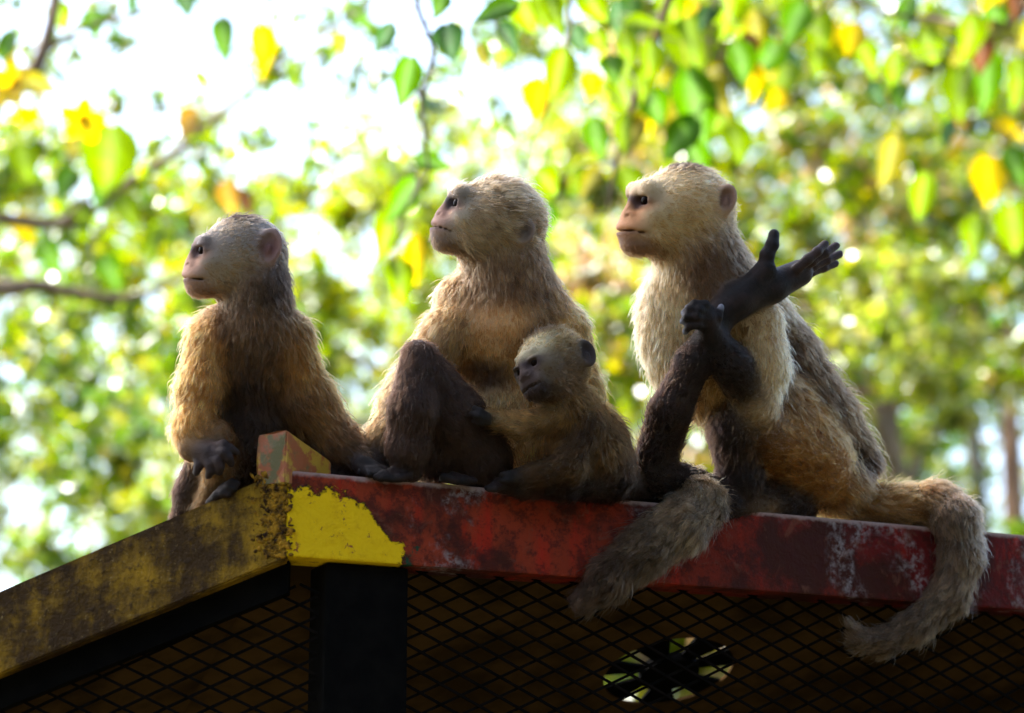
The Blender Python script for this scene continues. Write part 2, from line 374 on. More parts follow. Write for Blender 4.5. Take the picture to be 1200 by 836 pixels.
tree('broadleaf_tree', 'pale hazy green tree far behind the young monkey and the mother', 545, 16.0, 0.22,
     clumps_in(-150, 720, 150, 700, 56, 0.42, 190, rg, lambda x, y: 0.52 if gap(x, y, 320, 130, 260, 100) or gap(x, y, 500, 150, 120, 90) or gap(x, y, 190, 250, 60, 60) else 0.95, 1.2) + clumps_in(-620, -150, 60, 720, 70, 0.50, 170, rgx, lambda x, y: 0.7, 1.2), 'pale', 0.10, 'bark_grey', 300, GRP, 39, limbs=6, limb_r=0.15)
# the wood farther back reads as one mass of foliage
def far_wood():
    r2 = np.random.default_rng(50); Vs, Fs, Cs, off = [], [], [], 0
    for c in clumps_in(-700, 2100, 430, 1000, 95, 1.1, 150, r2, lambda x, y: 0.9 if x > 620 else 0.12, 3.0) + clumps_in(700, 2100, -250, 460, 95, 1.0, 150, r2, lambda x, y: 0.97, 3.0) + clumps_in(560, 780, 120, 440, 90, 0.8, 70, r2, lambda x, y: 0.6, 3.0):
        n = int(c[4]); p = np.array(Pw(c[0], c[1], 24 + c[2])); g = r2.normal(0, 0.5, (n, 3)) * c[3]
        V, F, cc = leaf_batch(p + g, 0.22, pick('lime' if r2.random() < 0.7 else ('dark' if c[0] > 1000 and c[1] > 200 else 'fresh'), n, r2), r2); Vs.append(V); Fs.append(F + off); Cs.append(cc); off += len(V)
    me = np_mesh('distant_wood', np.vstack(Vs), np.vstack(Fs), M['leaf'], np.vstack(Cs), smooth=False)
    o = bpy.data.objects.new('distant_wood', me); link(o); tag(o, 'distant green wood of many leaves behind the trees', 'wood', kind='stuff')
far_wood()

# unseen trees added to shade the cage, overhead and behind the viewpoint
def round_tree(label, base, crown, rad, n, leaf, seed, pal='fresh'):
    r2 = np.random.default_rng(seed); root = thing('shade_tree', Vector(base), label, 'tree', 'trees shading the cage')
    b0, c0 = np.array(base, float), np.array(crown, float)
    tube_obj('trunk', [b0, b0 * 0.55 + c0 * 0.45 + [0.1, -0.1, -0.5], c0 * 0.75 + b0 * 0.25 + [0, 0, 0.4], c0], 0.2, 0.06, M['bark_brown'], root, 10)
    Vs, Fs, Cs, off = [], [], [], 0
    for k in range(26):
        q = r2.normal(0, 1, 3); q = c0 + q / np.linalg.norm(q) * np.array(rad) * r2.random() ** 0.4
        if k < 9: tube_obj('limb', [c0 * 0.8 + b0 * 0.2, (c0 + q) / 2 + [0, 0, 0.2], q], 0.06, 0.012, M['bark_brown'], root, 6)
        m = n // 26; V, F, cc = leaf_batch(q + r2.normal(0, 0.42, (m, 3)) * np.array(rad) * 0.55, leaf, pick(pal, m, r2), r2); Vs.append(V); Fs.append(F + off); Cs.append(cc); off += len(V)
    me = np_mesh('crown', np.vstack(Vs) - b0, np.vstack(Fs), M['leaf'], np.vstack(Cs), smooth=False); o = bpy.data.objects.new('crown', me); link(o, root); o['kind'] = 'stuff'
round_tree('unseen tall tree added to shade the cage roof', (2.6, -0.8, 0), (1.2, 0.4, 6.2), (2.6, 2.4, 0.8), 9000, 0.2, 61, 'shade')
round_tree('unseen leafy tree added for shade, across from the cage', (-1.0, -5.5, 0), (-0.8, -5.0, 3.8), (3.6, 1.8, 2.6), 8500, 0.3, 62, 'shade')
round_tree('unseen leafy tree added for shade, right of the cage front', (5.5, -2.0, 0), (5.4, -1.5, 3.8), (2.0, 3.4, 2.6), 8500, 0.3, 63, 'shade')
round_tree('unseen leafy tree added for shade, left of the cage front', (-6.0, -3.0, 0), (-5.8, -2.6, 3.2), (1.8, 2.6, 2.2), 6000, 0.3, 64, 'shade')
round_tree('unseen tall tree added to block the sun over the young monkey', (-4.6, 2.2, 0), (-2.3, 3.3, 6.0), (1.7, 1.2, 0.6), 3800, 0.15, 65, 'shade')

# ------------------------------------------------------------------ the cage the monkeys sit on
VZ = Vector((0, 0, 1))
cage = thing('animal_cage', Vector((CORNER.x, CORNER.y, 0)), 'old wire mesh cage with chipped red and yellow roof bars', 'cage')
HB = (CORNER - hit_plane(338, 652, CORNER, BN)).z
def bar(name, size, loc, rotz, mat, bevel=0.003, off=(0, 0, 0)):
    bmx = bmesh.new(); bmesh.ops.create_cube(bmx, size=1)
    for v in bmx.verts: v.co = Vector(((v.co.x + 0.5) * size[0], (v.co.y + 0.5) * size[1], (v.co.z - 0.5) * size[2])) + Vector(off)
    bmesh.ops.bevel(bmx, geom=bmx.edges[:], offset=bevel, segments=2, affect='EDGES', profile=0.6)
    o = bm_obj(name, bmx, mat, cage); o.location = loc - cage.location; o.rotation_euler = (0, 0, rotz); return o
beam = bar('roof_bar', (1.75, 0.050, HB), CORNER, YAW, M['red'], 0.0022)
beam['label'] = 'red painted roof bar with a yellow patch'
# sloping yellow bar
nY = Vector((0, 1, 0))
tR, tL, bR, bL = hit_plane(336, 549.5, CORNER, nY), hit_plane(-150, 757, CORNER, nY), hit_plane(336, 655, CORNER, nY), hit_plane(-150, 851, CORNER, nY)
bmx = bmesh.new(); thk = Vector((0, 0.05, 0)); hexa(bmx, [tL, tR, bR, bL], [tL + thk, tR + thk, bR + thk, bL + thk])
bmesh.ops.bevel(bmx, geom=bmx.edges[:], offset=0.002, segments=2, affect='EDGES')
raf = bm_obj('roof_bar', bmx, M['rafter'], cage, CORNER); raf['label'] = 'grimy yellow sloping roof bar'
# stub of bar on the corner, running back
ba = math.radians(13); e_b = Vector((math.sin(ba), math.cos(ba), 0)); e_r = Vector((math.cos(ba), -math.sin(ba), 0))
p_tr = Pw(336, 503, D0 + 0.006); w = 0.031
bmx = bmesh.new()
f4 = [p_tr - e_r * w - VZ * 0.004, p_tr, p_tr - VZ * 0.056, p_tr - e_r * w - VZ * 0.056]
p_e = Pw(389, 541, D0 + 0.046); zb_ = (p_tr - VZ * 0.056).z
hexa(bmx, f4, [p_e - e_r * w - VZ * 0.003, p_e, Vector((p_e.x, p_e.y, zb_)), Vector(((p_e - e_r * w).x, (p_e - e_r * w).y, zb_))]); bmesh.ops.bevel(bmx, geom=bmx.edges[:], offset=0.0016, segments=2, affect='EDGES')
bmesh.ops.subdivide_edges(bmx, edges=bmx.edges[:], cuts=2)
for v in bmx.verts: v.co += Vector((random.gauss(0, 1), random.gauss(0, 1), random.gauss(0, 1))) * 0.0006
bm_obj('corner_stub', bmx, M['block'], cage, p_tr)
# lumps of weld down the corner
bmx = bmesh.new(); rw = random.Random(4)
for i in range(380):
    t = rw.random(); px = 322 + rw.gauss(-2, 10.5) + 4 * t; py = 556 + t * 96
    q = hit_plane(min(px, 341), py, CORNER, nY); r_ = rw.uniform(0.0008, 0.0028)
    mtx = Matrix.Translation(q) @ Matrix.Rotation(rw.uniform(0, 3), 4, 'Y') @ Matrix.Diagonal((r_ * rw.uniform(0.9, 1.9), r_ * 0.5, r_ * rw.uniform(0.5, 1.0), 1))
    bmesh.ops.create_icosphere(bmx, subdivisions=2, radius=1, matrix=mtx)
wd = bm_obj('weld_seam', bmx, M['weld'], cage, CORNER, smooth=True); wd['kind'] = 'stuff'
# posts
pl = hit_plane(362, 660, CORNER + BN * 0.012, BN); prr = hit_plane(479, 672, CORNER + BN * 0.012, BN); u0 = (pl - CORNER).dot(BU) + 0.018; u1 = (prr - CORNER).dot(BU)
ztop = CORNER.z - HB - 0.001
pl = CORNER + BN * 0.012 + BU * u0
bar('post', (u1 - u0, 0.05, ztop + 0.05), Vector((pl.x, pl.y, ztop)), YAW, M['black'], 0.003)
pR = CORNER + BU * 1.64 + BN * 0.012; bar('post', (0.09, 0.05, ztop + 0.05), Vector((pR.x, pR.y, ztop)), YAW, M['black'], 0.003)
# black strip standing in for shade on the sloping bar's lower flange
o_ = Vector((0, 0.022, 0)); dz = VZ * 0.030
bmx = bmesh.new(); a4 = [bL + o_ + VZ * 0.004, bR + o_ + VZ * 0.004, bR + o_ - dz, bL + o_ - dz]; hexa(bmx, a4, [q + Vector((0, 0.02, 0)) for q in a4]); bm_obj('flange_shade', bmx, M['black'], cage, CORNER)
# roof sheets falling away behind the bars, with a round hole for the fan
SL = math.radians(23); e2 = BN * math.cos(SL) - VZ * math.sin(SL); O = CORNER + BN * 0.048 - VZ * 0.012; nR = BU.cross(e2).normalized()
fc = hit_plane(783, 785, O, nR); FR = 0.080
fu, fv = (fc - O).dot(BU), (fc - O).dot(e2)
cuts = 48; bmx = bmesh.new(); ring = []; outer = []
rect = (0.0, 1.75, -0.0, 1.30)
for i in range(cuts):
    a = 2 * math.pi * i / cuts; ca, sa = math.cos(a), math.sin(a); ring.append(bmx.verts.new(O + BU * (fu + FR * ca) + e2 * (fv + FR * sa)))
    tx = ((rect[1] if ca > 0 else rect[0]) - fu) / ca if abs(ca) > 1e-6 else 1e9; ty = ((rect[3] if sa > 0 else rect[2]) - fv) / sa if abs(sa) > 1e-6 else 1e9
    t = min(tx, ty); outer.append(bmx.verts.new(O + BU * (fu + t * ca) + e2 * (fv + t * sa)))
for i in range(cuts):
    j = (i + 1) % cuts; bmx.faces.new((ring[i], outer[i], outer[j], ring[j]))
cs = [bmx.verts.new(O + BU * x + e2 * y) for x, y in ((rect[0], rect[2]), (rect[1], rect[2]), (rect[1], rect[3]), (rect[0], rect[3]))]
for cv, (x, y) in zip(cs, ((rect[0], rect[2]), (rect[1], rect[2]), (rect[1], rect[3]), (rect[0], rect[3]))):     # corner triangles
    ang = math.atan2(y - fv, x - fu) % (2 * math.pi); i = int(ang / (2 * math.pi) * cuts) % cuts; bmx.faces.new((outer[i], cv, outer[(i + 1) % cuts]))
rs = bm_obj('roof_sheet', bmx, M['roof'], cage, O); m = rs.modifiers.new('solid', 'SOLIDIFY'); m.thickness = 0.003
dL = (tL - tR); O2 = O + BU * 0.03 - VZ * 0.005; bmx = bmesh.new()
bmx.faces.new([bmx.verts.new(q) for q in (O2, O2 + dL, O2 + dL + e2 * 1.3, O2 + e2 * 1.3)]); ls = bm_obj('roof_sheet', bmx, M['roof'], cage, O2); m = ls.modifiers.new('solid', 'SOLIDIFY'); m.thickness = 0.003
# extractor fan in the hole
fan = bm_obj('roof_fan', bmesh.new(), None, cage, fc)
def fan_disc(name, inner, outer_r, a0, a1, z0, z1, seg=24):
    bmx = bmesh.new(); V = {}
    for i in range(seg + 1):
        a = a0 + (a1 - a0) * i / seg
        for j, (r_, zz) in enumerate(((inner, z0), (outer_r, z0), (outer_r, z1), (inner, z1))):
            V[i, j] = bmx.verts.new(fc + BU * (r_ * math.cos(a)) + e2 * (r_ * math.sin(a)) - nR * zz)
    for i in range(seg):
        for j in range(4): bmx.faces.new((V[i, j], V[i + 1, j], V[i + 1, (j + 1) % 4], V[i, (j + 1) % 4]))
    if abs(a1 - a0) < 6.2:
        bmx.faces.new([V[0, j] for j in range(4)]); bmx.faces.new([V[seg, j] for j in range(4)])
    bmesh.ops.remove_doubles(bmx, verts=bmx.verts[:], dist=1e-6); bmesh.ops.recalc_face_normals(bmx, faces=bmx.faces[:])
    me = bpy.data.meshes.new(name)
    for v in bmx.verts: v.co -= fc
    bmx.to_mesh(me); bmx.free(); me.materials.append(M['black']); o = bpy.data.objects.new(name, me); link(o, fan); return o
fan_disc('fan_hub', 0.0004, FR * 0.46, 0, 2 * math.pi, -0.003, 0.008, 24)
for k in range(7):
    a = 2 * math.pi * (k + 0.2 + rw.uniform(-0.12, 0.12)) / 7; fan_disc('fan_blade', FR * 0.40, FR * rw.uniform(1.0, 1.06), a, a + rw.uniform(0.42, 0.66), -0.002, 0.001, 6)
# expanded-metal mesh: crossing strands, clipped to each panel
def clip_line(p, d, poly):
    t0, t1 = -10, 10
    for i in range(len(poly)):
        a, b_ = poly[i], poly[(i + 1) % len(poly)]; e = (b_[0] - a[0], b_[1] - a[1]); n_ = (-e[1], e[0])
        den = n_[0] * d[0] + n_[1] * d[1]; num = n_[0] * (a[0] - p[0]) + n_[1] * (a[1] - p[1])
        if abs(den) < 1e-9: continue
        t = num / den
        if den > 0: t0 = max(t0, t)
        else: t1 = min(t1, t)
    return (t0, t1) if t1 > t0 else None
def mesh_panel(orig, eu, en, poly, cw=0.043, chh=0.0205, wd_=0.0014):
    bmx = bmesh.new(); us = [p[0] for p in poly]; vs = [p[1] for p in poly]
    for sgn in (1, -1):
        d = Vector((cw, sgn * chh)).normalized(); span = (max(us) - min(us)) + (max(vs) - min(vs)) * cw / chh
        k0 = int(-span / cw) - 2
        for k in range(k0, -k0 * 2):
            p = (min(us) + k * cw + rw.gauss(0, 0.0007), min(vs)); r_ = clip_line(p, d, poly)
            if not r_: continue
            a = orig + eu * (p[0] + d.x * r_[0]) + VZ * (p[1] + d.y * r_[0]) + en * (0.0012 * sgn); b_ = orig + eu * (p[0] + d.x * r_[1]) + VZ * (p[1] + d.y * r_[1]) + en * (0.0012 * sgn)
            dd = (b_ - a).normalized(); s1 = dd.cross(en).normalized() * wd_; s2 = en * 0.0009
            hexa(bmx, [a + s1 + s2, a - s1 + s2, a - s1 - s2, a + s1 - s2], [b_ + s1 + s2, b_ - s1 + s2, b_ - s1 - s2, b_ + s1 - s2])
    o = bm_obj('wire_mesh', bmx, M['wire'], cage, orig); o['kind'] = 'stuff'; return o
og = CORNER + BN * 0.030
mesh_panel(og, BU, BN, [(u1, -0.55), (1.66, -0.55), (1.66, -HB + 0.004), (u1, -HB + 0.004)])
# left panel, under the slope
ol = CORNER + Vector((0, 0.035, 0)); q1 = bL - CORNER; q2 = bR - CORNER
mesh_panel(ol, Vector((1, 0, 0)), Vector((0, 1, 0)), [(q1.x, -0.55), (0.03, -0.55), (0.03, q2.z - 0.012), (q1.x, q1.z - 0.02)])

# unseen solid sides, back and floor, added to keep light out of the cage
zl = CORNER.z - 0.55
bar('light_blocker', (1.66 - u1, 0.004, zl), Vector((0, 0, 0)) + CORNER + BU * u1 + BN * 0.034 - VZ * 0.55, YAW, M['black'], 0.001)
bar('light_blocker', (0.03 - q1.x, 0.004, zl), Vector((CORNER.x + q1.x, CORNER.y + 0.040, zl)), 0.0, M['black'], 0.001)
fz = 0.25; fl = [CORNER + BU * 1.66 + BN * 0.05, CORNER + BU * 1.66 + BN * 1.3, CORNER + dL + BN * 1.3, CORNER + dL + Vector((0, 0.05, 0)), CORNER + BN * 0.05]
bmx = bmesh.new(); bmx.faces.new([bmx.verts.new((q.x, q.y, fz)) for q in fl]); fo = bm_obj('floor_blocker', bmx, M['black'], cage, Vector((CORNER.x, CORNER.y, fz))); m = fo.modifiers.new('solid', 'SOLIDIFY'); m.thickness = 0.02
def wall_q(a, b_, za, zb):
    bmx = bmesh.new(); bmx.faces.new([bmx.verts.new(q) for q in ((a.x, a.y, fz), (b_.x, b_.y, fz), (b_.x, b_.y, zb), (a.x, a.y, za))]); o = bm_obj('light_blocker', bmx, M['black'], cage, Vector((a.x, a.y, fz))); m = o.modifiers.new('solid', 'SOLIDIFY'); m.thickness = 0.004
k_ = 1.24; pe = lambda q: q + e2 * k_
a_, b2, c_, d_ = O + BU * 1.70, pe(O + BU * 1.70), pe(O + dL), O + dL
wall_q(a_, b2, a_.z - 0.01, b2.z - 0.01); wall_q(pe(O), b2, pe(O).z - 0.01, b2.z - 0.01); wall_q(c_, pe(O), c_.z - 0.02, pe(O).z - 0.02)

# ------------------------------------------------------------------ near branches with leaves one can tell apart
def heart_mesh(name, col, seed):
    r3 = np.random.default_rng(seed); n = 9; V = []; F = []
    # half-width profile of a heart-shaped leaf
    us = np.linspace(0, 1, n); wid = 0.46 * np.sin(np.pi * us ** 0.62) ** 0.85 * (1 - 0.25 * us); wid[-1] = 0.0; wid[0] = 0.10
    for i, u in enumerate(us):
        back = -0.10 * max(0, 1 - u * 6)
        z = (-0.10 - 0.16 * (seed % 4)) * u * u + 0.05 * math.sin(u * 5 + seed)
        V += [(u, 0, z), (u + back, wid[i], z + 0.22 * wid[i] + 0.02 * r3.normal()), (u + back, -wid[i], z + 0.22 * wid[i] + 0.02 * r3.normal()), (u + back * 0.5, wid[i] * 0.5, z + 0.06 * wid[i]), (u + back * 0.5, -wid[i] * 0.5, z + 0.06 * wid[i])]
    for i in range(n - 1):
        a, b_ = 5 * i, 5 * (i + 1)
        F += [(a, b_, b_ + 3, a + 3), (a + 3, b_ + 3, b_ + 1, a + 1), (b_, a, a + 4, b_ + 4), (b_ + 4, a + 4, a + 2, b_ + 2)]
    nb = len(V)                                     # stalk, a thin strip bent upwards
    for i in range(4):
        u = -0.13 * i; z = 0.05 * i * i * 0.5; V += [(u, 0.012, z), (u, -0.012, z)]
    for i in range(3): F += [(nb + 2 * i, nb + 2 * i + 1, nb + 2 * i + 3, nb + 2 * i + 2)]
    V = np.array(V); cols = np.array(col)[None, :] * (1 + 0.16 * r3.normal(size=(len(V), 1)))
    cols[0:nb:5] = cols[0:nb:5] * 1.25 + 0.05        # paler midrib
    edge = np.zeros(len(V), bool); edge[1:nb:5] = True; edge[2:nb:5] = True; cols[edge] *= r3.uniform(0.6, 1.1, (edge.sum(), 1))
    cols[nb:] = (0.16, 0.13, 0.05)
    return np_mesh(name, V, np.array(F), M['leaf'], np.clip(cols, 0.004, 0.8))
LEAFCOL = {'g': (0.045, 0.12, 0.015), 'd': (0.018, 0.060, 0.022), 'l': (0.10, 0.17, 0.012), 'y': (0.36, 0.27, 0.02), 'o': (0.38, 0.22, 0.06), 'b': (0.10, 0.035, 0.02), 'k': (0.16, 0.15, 0.025)}
HM = {k: [heart_mesh('leaf', c, 10 + i) for i in range(4)] for k, c in LEAFCOL.items()}
def put_leaf(root, px, py, d, size_px, ang, kind, tilt=0.0, turn=0.0, i=0):
    """a leaf whose stalk end is near (px, py); ang = direction of its tip in degrees, 0 right, -90 down"""
    d = d * root['far']
    o = bpy.data.objects.new('leaf', HM[kind][random.randrange(4)]); link(o, root)
    a = math.radians(ang); x = AX_R * math.cos(a) + AX_U * math.sin(a); x = (x + AX_F * tilt).normalized()
    zz = (-AX_F + AX_U * 0.25 + AX_R * turn); y = zz.cross(x).normalized(); zz = x.cross(y)
    s_ = 1.02 * size_px / FPX * d
    o.matrix_local = Matrix.Translation(Pw(px, py, d) - x * s_ * 0.5 - Vector(root.location)) @ Matrix((x, y, zz)).transposed().to_4x4() @ Matrix.Diagonal((s_, s_ * random.uniform(0.6, 1.1), s_, 1))
    base = np.array(Pw(px, py, d) - x * s_ * 0.5 - x * s_ * 0.36 + zz * s_ * 0.2)
    nodes = STEMS.get(root.name)
    if nodes:
        N_ = np.vstack(nodes); j = np.argmin(np.linalg.norm(N_ - base, axis=1)); q = N_[j]; ln = np.linalg.norm(q - base)
        if 0.01 < ln < 0.45: tube_obj('twig', [q, (q + base) / 2 + np.array([0, 0, 0.10 * ln]), base], 0.0022, 0.0010, M['bark_grey'], root, 5, 4)
    return o
STEMS = {}
def branch(root, pts, r0, r1, bark='bark_brown', name='branch'):
    P3 = [np.array(Pw(x, y, d * root['far'])) for x, y, d in pts]; STEMS.setdefault(root.name, []).append(catmull(P3, 8))
    return tube_obj(name, P3, r0, r1, M[bark], root, 7)
def petal_mesh():
    V, F = [], []; n = 6
    for i in range(n):
        u = i / (n - 1); w_ = 0.34 * math.sin(math.pi * (0.15 + 0.75 * u)) ; z = 0.9 * u - 0.55 * u * u
        for v in (-1, -0.5, 0, 0.5, 1): V.append((0.12 + 0.8 * u, v * w_, z + 0.10 * abs(v) * (0.5 - u)))
    for i in range(n - 1):
        for j in range(4): F.append((i * 5 + j, (i + 1) * 5 + j, (i + 1) * 5 + j + 1, i * 5 + j + 1))
    return np_mesh('petal', np.array(V), np.array(F), M['leaf'], np.tile((0.55, 0.40, 0.04), (len(V), 1)))
PETAL = petal_mesh()
bmx = bmesh.new(); bmesh.ops.create_icosphere(bmx, subdivisions=2, radius=0.2); CENTRE = bpy.data.meshes.new('centre'); bmx.to_mesh(CENTRE); bmx.free()
CENTRE.materials.append(mat_plain('flower_centre', (0.28, 0.13, 0.01), (0.42, 0.22, 0.02), 200, 0.8))
def flower(root, px, py, d, size_px, face):
    d = d * root['far']
    fl = bpy.data.objects.new('flower', CENTRE); link(fl, root); s_ = 0.5 * size_px / FPX * d; f = Vector(face).normalized(); f = (AX_R * f.x + AX_U * f.y + AX_F * f.z)
    fl.matrix_local = Matrix.Translation(Pw(px, py, d) - Vector(root.location)) @ f.to_track_quat('Z', 'Y').to_matrix().to_4x4() @ Matrix.Diagonal((s_, s_, s_, 1))
    for k in range(5):
        p = bpy.data.objects.new('petal', PETAL); link(p, fl); p.rotation_euler = (0, 0, 2 * math.pi * k / 5 + 0.2)
def near_tree(name, label, trunk, d, r, bark, far=1.0):
    d = d * far
    top = np.array(Pw(trunk[0], trunk[1], d)); base = np.array([top[0], top[1], -0.05]); root = thing(name, Vector(base), label, 'tree'); root['far'] = far
    tube_obj('trunk', [base, base * 0.6 + top * 0.4 + [0.04, 0.02, 0], top], r, r * 0.5, M[bark], root, 10); return root
# left: flowering tree whose boughs cross the white sky
rt = near_tree('flowering_tree', 'flowering tree with yellow blooms and thin boughs above the young monkey', (-330, 260), 4.6, 0.09, 'bark_brown', 1.4)
branch(rt, [(-330, 300, 4.6), (-160, 335, 4.9), (0, 338, 5.2), (45, 335, 5.25), (140, 350, 5.3), (225, 322, 5.4)], 0.045, 0.008)
branch(rt, [(-330, 270, 4.6), (-120, 130, 4.5), (20, 92, 4.5), (50, 60, 4.5), (68, -20, 4.5), (80, -120, 4.5)], 0.03, 0.012)
branch(rt, [(50, 62, 4.5), (95, 34, 4.5), (150, 20, 4.5), (215, -2, 4.5), (300, -60, 4.5)], 0.010, 0.005)
branch(rt, [(-330, 260, 4.6), (-100, 240, 4.7), (70, 262, 4.9), (150, 215, 5.0), (220, 168, 5.0), (262, 130, 5.0), (330, 85, 5.0), (400, 45, 5.0), (450, -20, 5.0)], 0.022, 0.006)
branch(rt, [(70, 262, 4.9), (115, 222, 4.9), (165, 182, 4.9), (215, 158, 4.9), (250, 142, 4.95)], 0.008, 0.004)
branch(rt, [(150, 160, 4.7), (185, 132, 4.7), (240, 112, 4.7), (300, 88, 4.7), (380, 40, 4.7), (430, 5, 4.7), (470, -40, 4.7)], 0.005, 0.006)
branch(rt, [(97, 300, 5.6), (140, 245, 5.6), (200, 205, 5.6), (255, 170, 5.6)], 0.012, 0.006, 'bark_grey')
branch(rt, [(20, 92, 4.4), (60, 120, 4.1), (96, 130, 3.95)], 0.007, 0.004)
branch(rt, [(20, 92, 4.4), (15, 95, 4.2), (22, 100, 4.0)], 0.006, 0.004)
flower(rt, 97, 139, 3.9, 62, (0.15, -0.35, -1)); flower(rt, 20, 99, 3.9, 72, (-0.5, 0.1, -0.8)); flower(rt, 30, 128, 4.0, 48, (0.2, -0.8, -0.4))
for a in [(48, 100, 4.0, 42, -10, 'k'), (128, 192, 4.3, 84, -95, 'l'), (118, 205, 4.35, 70, -110, 'g'), (262, 48, 4.4, 54, -85, 'g'), (308, 60, 4.4, 60, -80, 'y'), (214, 148, 4.6, 46, -140, 'o'), (268, 232, 4.6, 36, -80, 'o'), (288, 238, 4.8, 34, -60, 'b'),
          (150, 250, 4.8, 46, -60, 'l'), (75, 215, 4.7, 40, -120, 'g'), (30, 190, 4.8, 44, -70, 'l'), (10, 60, 4.6, 50, -100, 'g'), (110, 30, 4.5, 34, -80, 'g'), (155, 10, 4.5, 30, -90, 'd'), (72, 20, 4.7, 36, -60, 'l'), (218, 5, 4.4, 34, -90, 'd'),
          (240, 95, 4.8, 30, -40, 'l'), (345, 90, 4.9, 36, -100, 'l'), (400, 55, 4.9, 34, -70, 'k'), (420, 20, 4.8, 36, -40, 'g'), (180, 175, 4.9, 30, -120, 'l'), (95, 255, 4.9, 44, -90, 'l'), (60, 300, 5.1, 42, -50, 'g'), (180, 290, 5.2, 48, -100, 'l'), (130, 320, 5.2, 44, -60, 'g'), (30, 270, 5.0, 40, -80, 'y'), (90, 165, 4.5, 34, 80, 'k')]:
    put_leaf(rt, *a, tilt=random.uniform(-0.4, 0.4), turn=random.uniform(-0.5, 0.5), i=random.randrange(2))
# middle: twig with heart-shaped leaves
ru = near_tree('overhanging_tree', 'tree with hanging twigs of heart-shaped leaves above the mother monkey', (1560, -150), 4.4, 0.10, 'bark_grey', 1.2)
branch(ru, [(1560, -150, 4.4), (1200, -190, 4.0), (900, -150, 3.7), (640, -120, 3.5), (480, -60, 3.45)], 0.04, 0.010, 'bark_grey')
branch(ru, [(480, -60, 3.45), (490, 10, 3.45), (508, 60, 3.45), (494, 115, 3.5), (498, 160, 3.5), (503, 200, 3.6)], 0.006, 0.003, 'bark_grey', 'twig')
branch(ru, [(494, 115, 3.5), (478, 90, 3.5), (462, 72, 3.5), (448, 55, 3.5)], 0.003, 0.0015, 'bark_grey', 'twig')
branch(ru, [(640, -120, 3.5), (610, -40, 3.5), (580, 20, 3.5), (600, 55, 3.5)], 0.004, 0.0015, 'bark_grey', 'twig')
branch(ru, [(850, -150, 3.7), (785, -5, 3.9), (762, 70, 3.95), (738, 130, 4.0), (722, 190, 4.05), (712, 250, 4.1)], 0.011, 0.004, 'bark_brown', 'twig')
branch(ru, [(900, -150, 3.7), (690, -30, 3.6), (668, 40, 3.6), (655, 90, 3.65), (632, 150, 3.7)], 0.005, 0.002, 'bark_grey', 'twig')
branch(ru, [(503, 200, 3.6), (488, 225, 3.7), (470, 260, 3.8), (462, 310, 3.85)], 0.003, 0.002, 'bark_grey', 'twig')
branch(ru, [(900, -150, 3.7), (840, -20, 3.9), (830, 60, 4.0), (820, 130, 4.0)], 0.006, 0.002, 'bark_brown', 'twig')
for a in [(476, 98, 3.4, 58, -100, 'g'), (527, 50, 3.42, 42, -80, 'd'), (449, 48, 3.5, 42, -120, 'd'), (577, 14, 3.4, 58, 195, 'g'), (598, 45, 3.6, 40, -50, 'd'), (650, 16, 3.45, 50, -75, 'l'), (697, 10, 3.45, 46, -60, 'l'), (515, 8, 3.5, 34, 250, 'g'), (655, 90, 3.6, 62, -100, 'l'), (702, 52, 3.7, 32, -70, 'l'), (718, 82, 3.7, 34, -80, 'g'), (694, 102, 3.7, 34, -85, 'y'), (566, 66, 3.6, 30, -70, 'k'),
          (509, 190, 3.7, 42, -10, 'g'), (470, 238, 3.8, 60, -120, 'g'), (486, 305, 3.9, 54, -95, 'y'), (455, 275, 3.9, 56, -100, 'l'), (470, 330, 3.9, 52, -80, 'l'), (640, 260, 3.9, 40, -85, 'g'), (645, 215, 3.9, 40, -40, 'l'),
          (757, 28, 3.9, 44, 0, 'l'), (812, 55, 4.0, 74, -80, 'l'), (818, 132, 4.0, 100, -75, 'g'), (795, 165, 4.0, 60, -130, 'g'), (842, 118, 4.0, 50, -60, 'k'), (876, 62, 4.0, 40, -90, 'b'), (886, 100, 4.0, 48, -85, 'y'), (745, 100, 4.0, 42, -110, 'l'), (770, 128, 4.0, 46, -60, 'g'), (730, 160, 4.0, 48, -100, 'l'), (700, 165, 4.1, 50, -80, 'g'), (740, 220, 4.1, 46, -70, 'l'), (855, 20, 4.0, 60, -90, 'l'), (790, 10, 4.0, 50, -60, 'l'), (865, 170, 4.1, 44, -70, 'l'),
          (820, 195, 4.1, 60, -60, 'g'), (640, 320, 4.0, 44, -70, 'g'), (690, 215, 4.1, 40, -130, 'k')]:
    put_leaf(ru, *a, tilt=random.uniform(-0.35, 0.35), turn=random.uniform(-0.45, 0.45), i=random.randrange(2))
branch(ru, [(1300, -190, 4.2), (1200, 10, 4.6), (1150, 30, 4.7), (1090, 22, 4.8), (1040, 15, 4.8), (985, -10, 4.8), (950, -60, 4.8)], 0.010, 0.005, 'bark_brown', 'twig')
branch(ru, [(1200, 10, 4.6), (1165, 40, 4.6), (1150, 70, 4.6)], 0.004, 0.002, 'bark_brown', 'twig')
branch(ru, [(1380, 60, 4.6), (1260, 130, 4.7), (1200, 150, 4.7), (1165, 175, 4.7)], 0.006, 0.002, 'bark_brown', 'twig')
branch(ru, [(1560, -150, 4.4), (1450, -60, 4.5), (1380, 60, 4.6)], 0.02, 0.007, 'bark_brown')
branch(ru, [(985, -10, 4.8), (920, 50, 4.8), (870, 62, 4.8), (800, 70, 4.8)], 0.005, 0.003, 'bark_brown', 'twig')
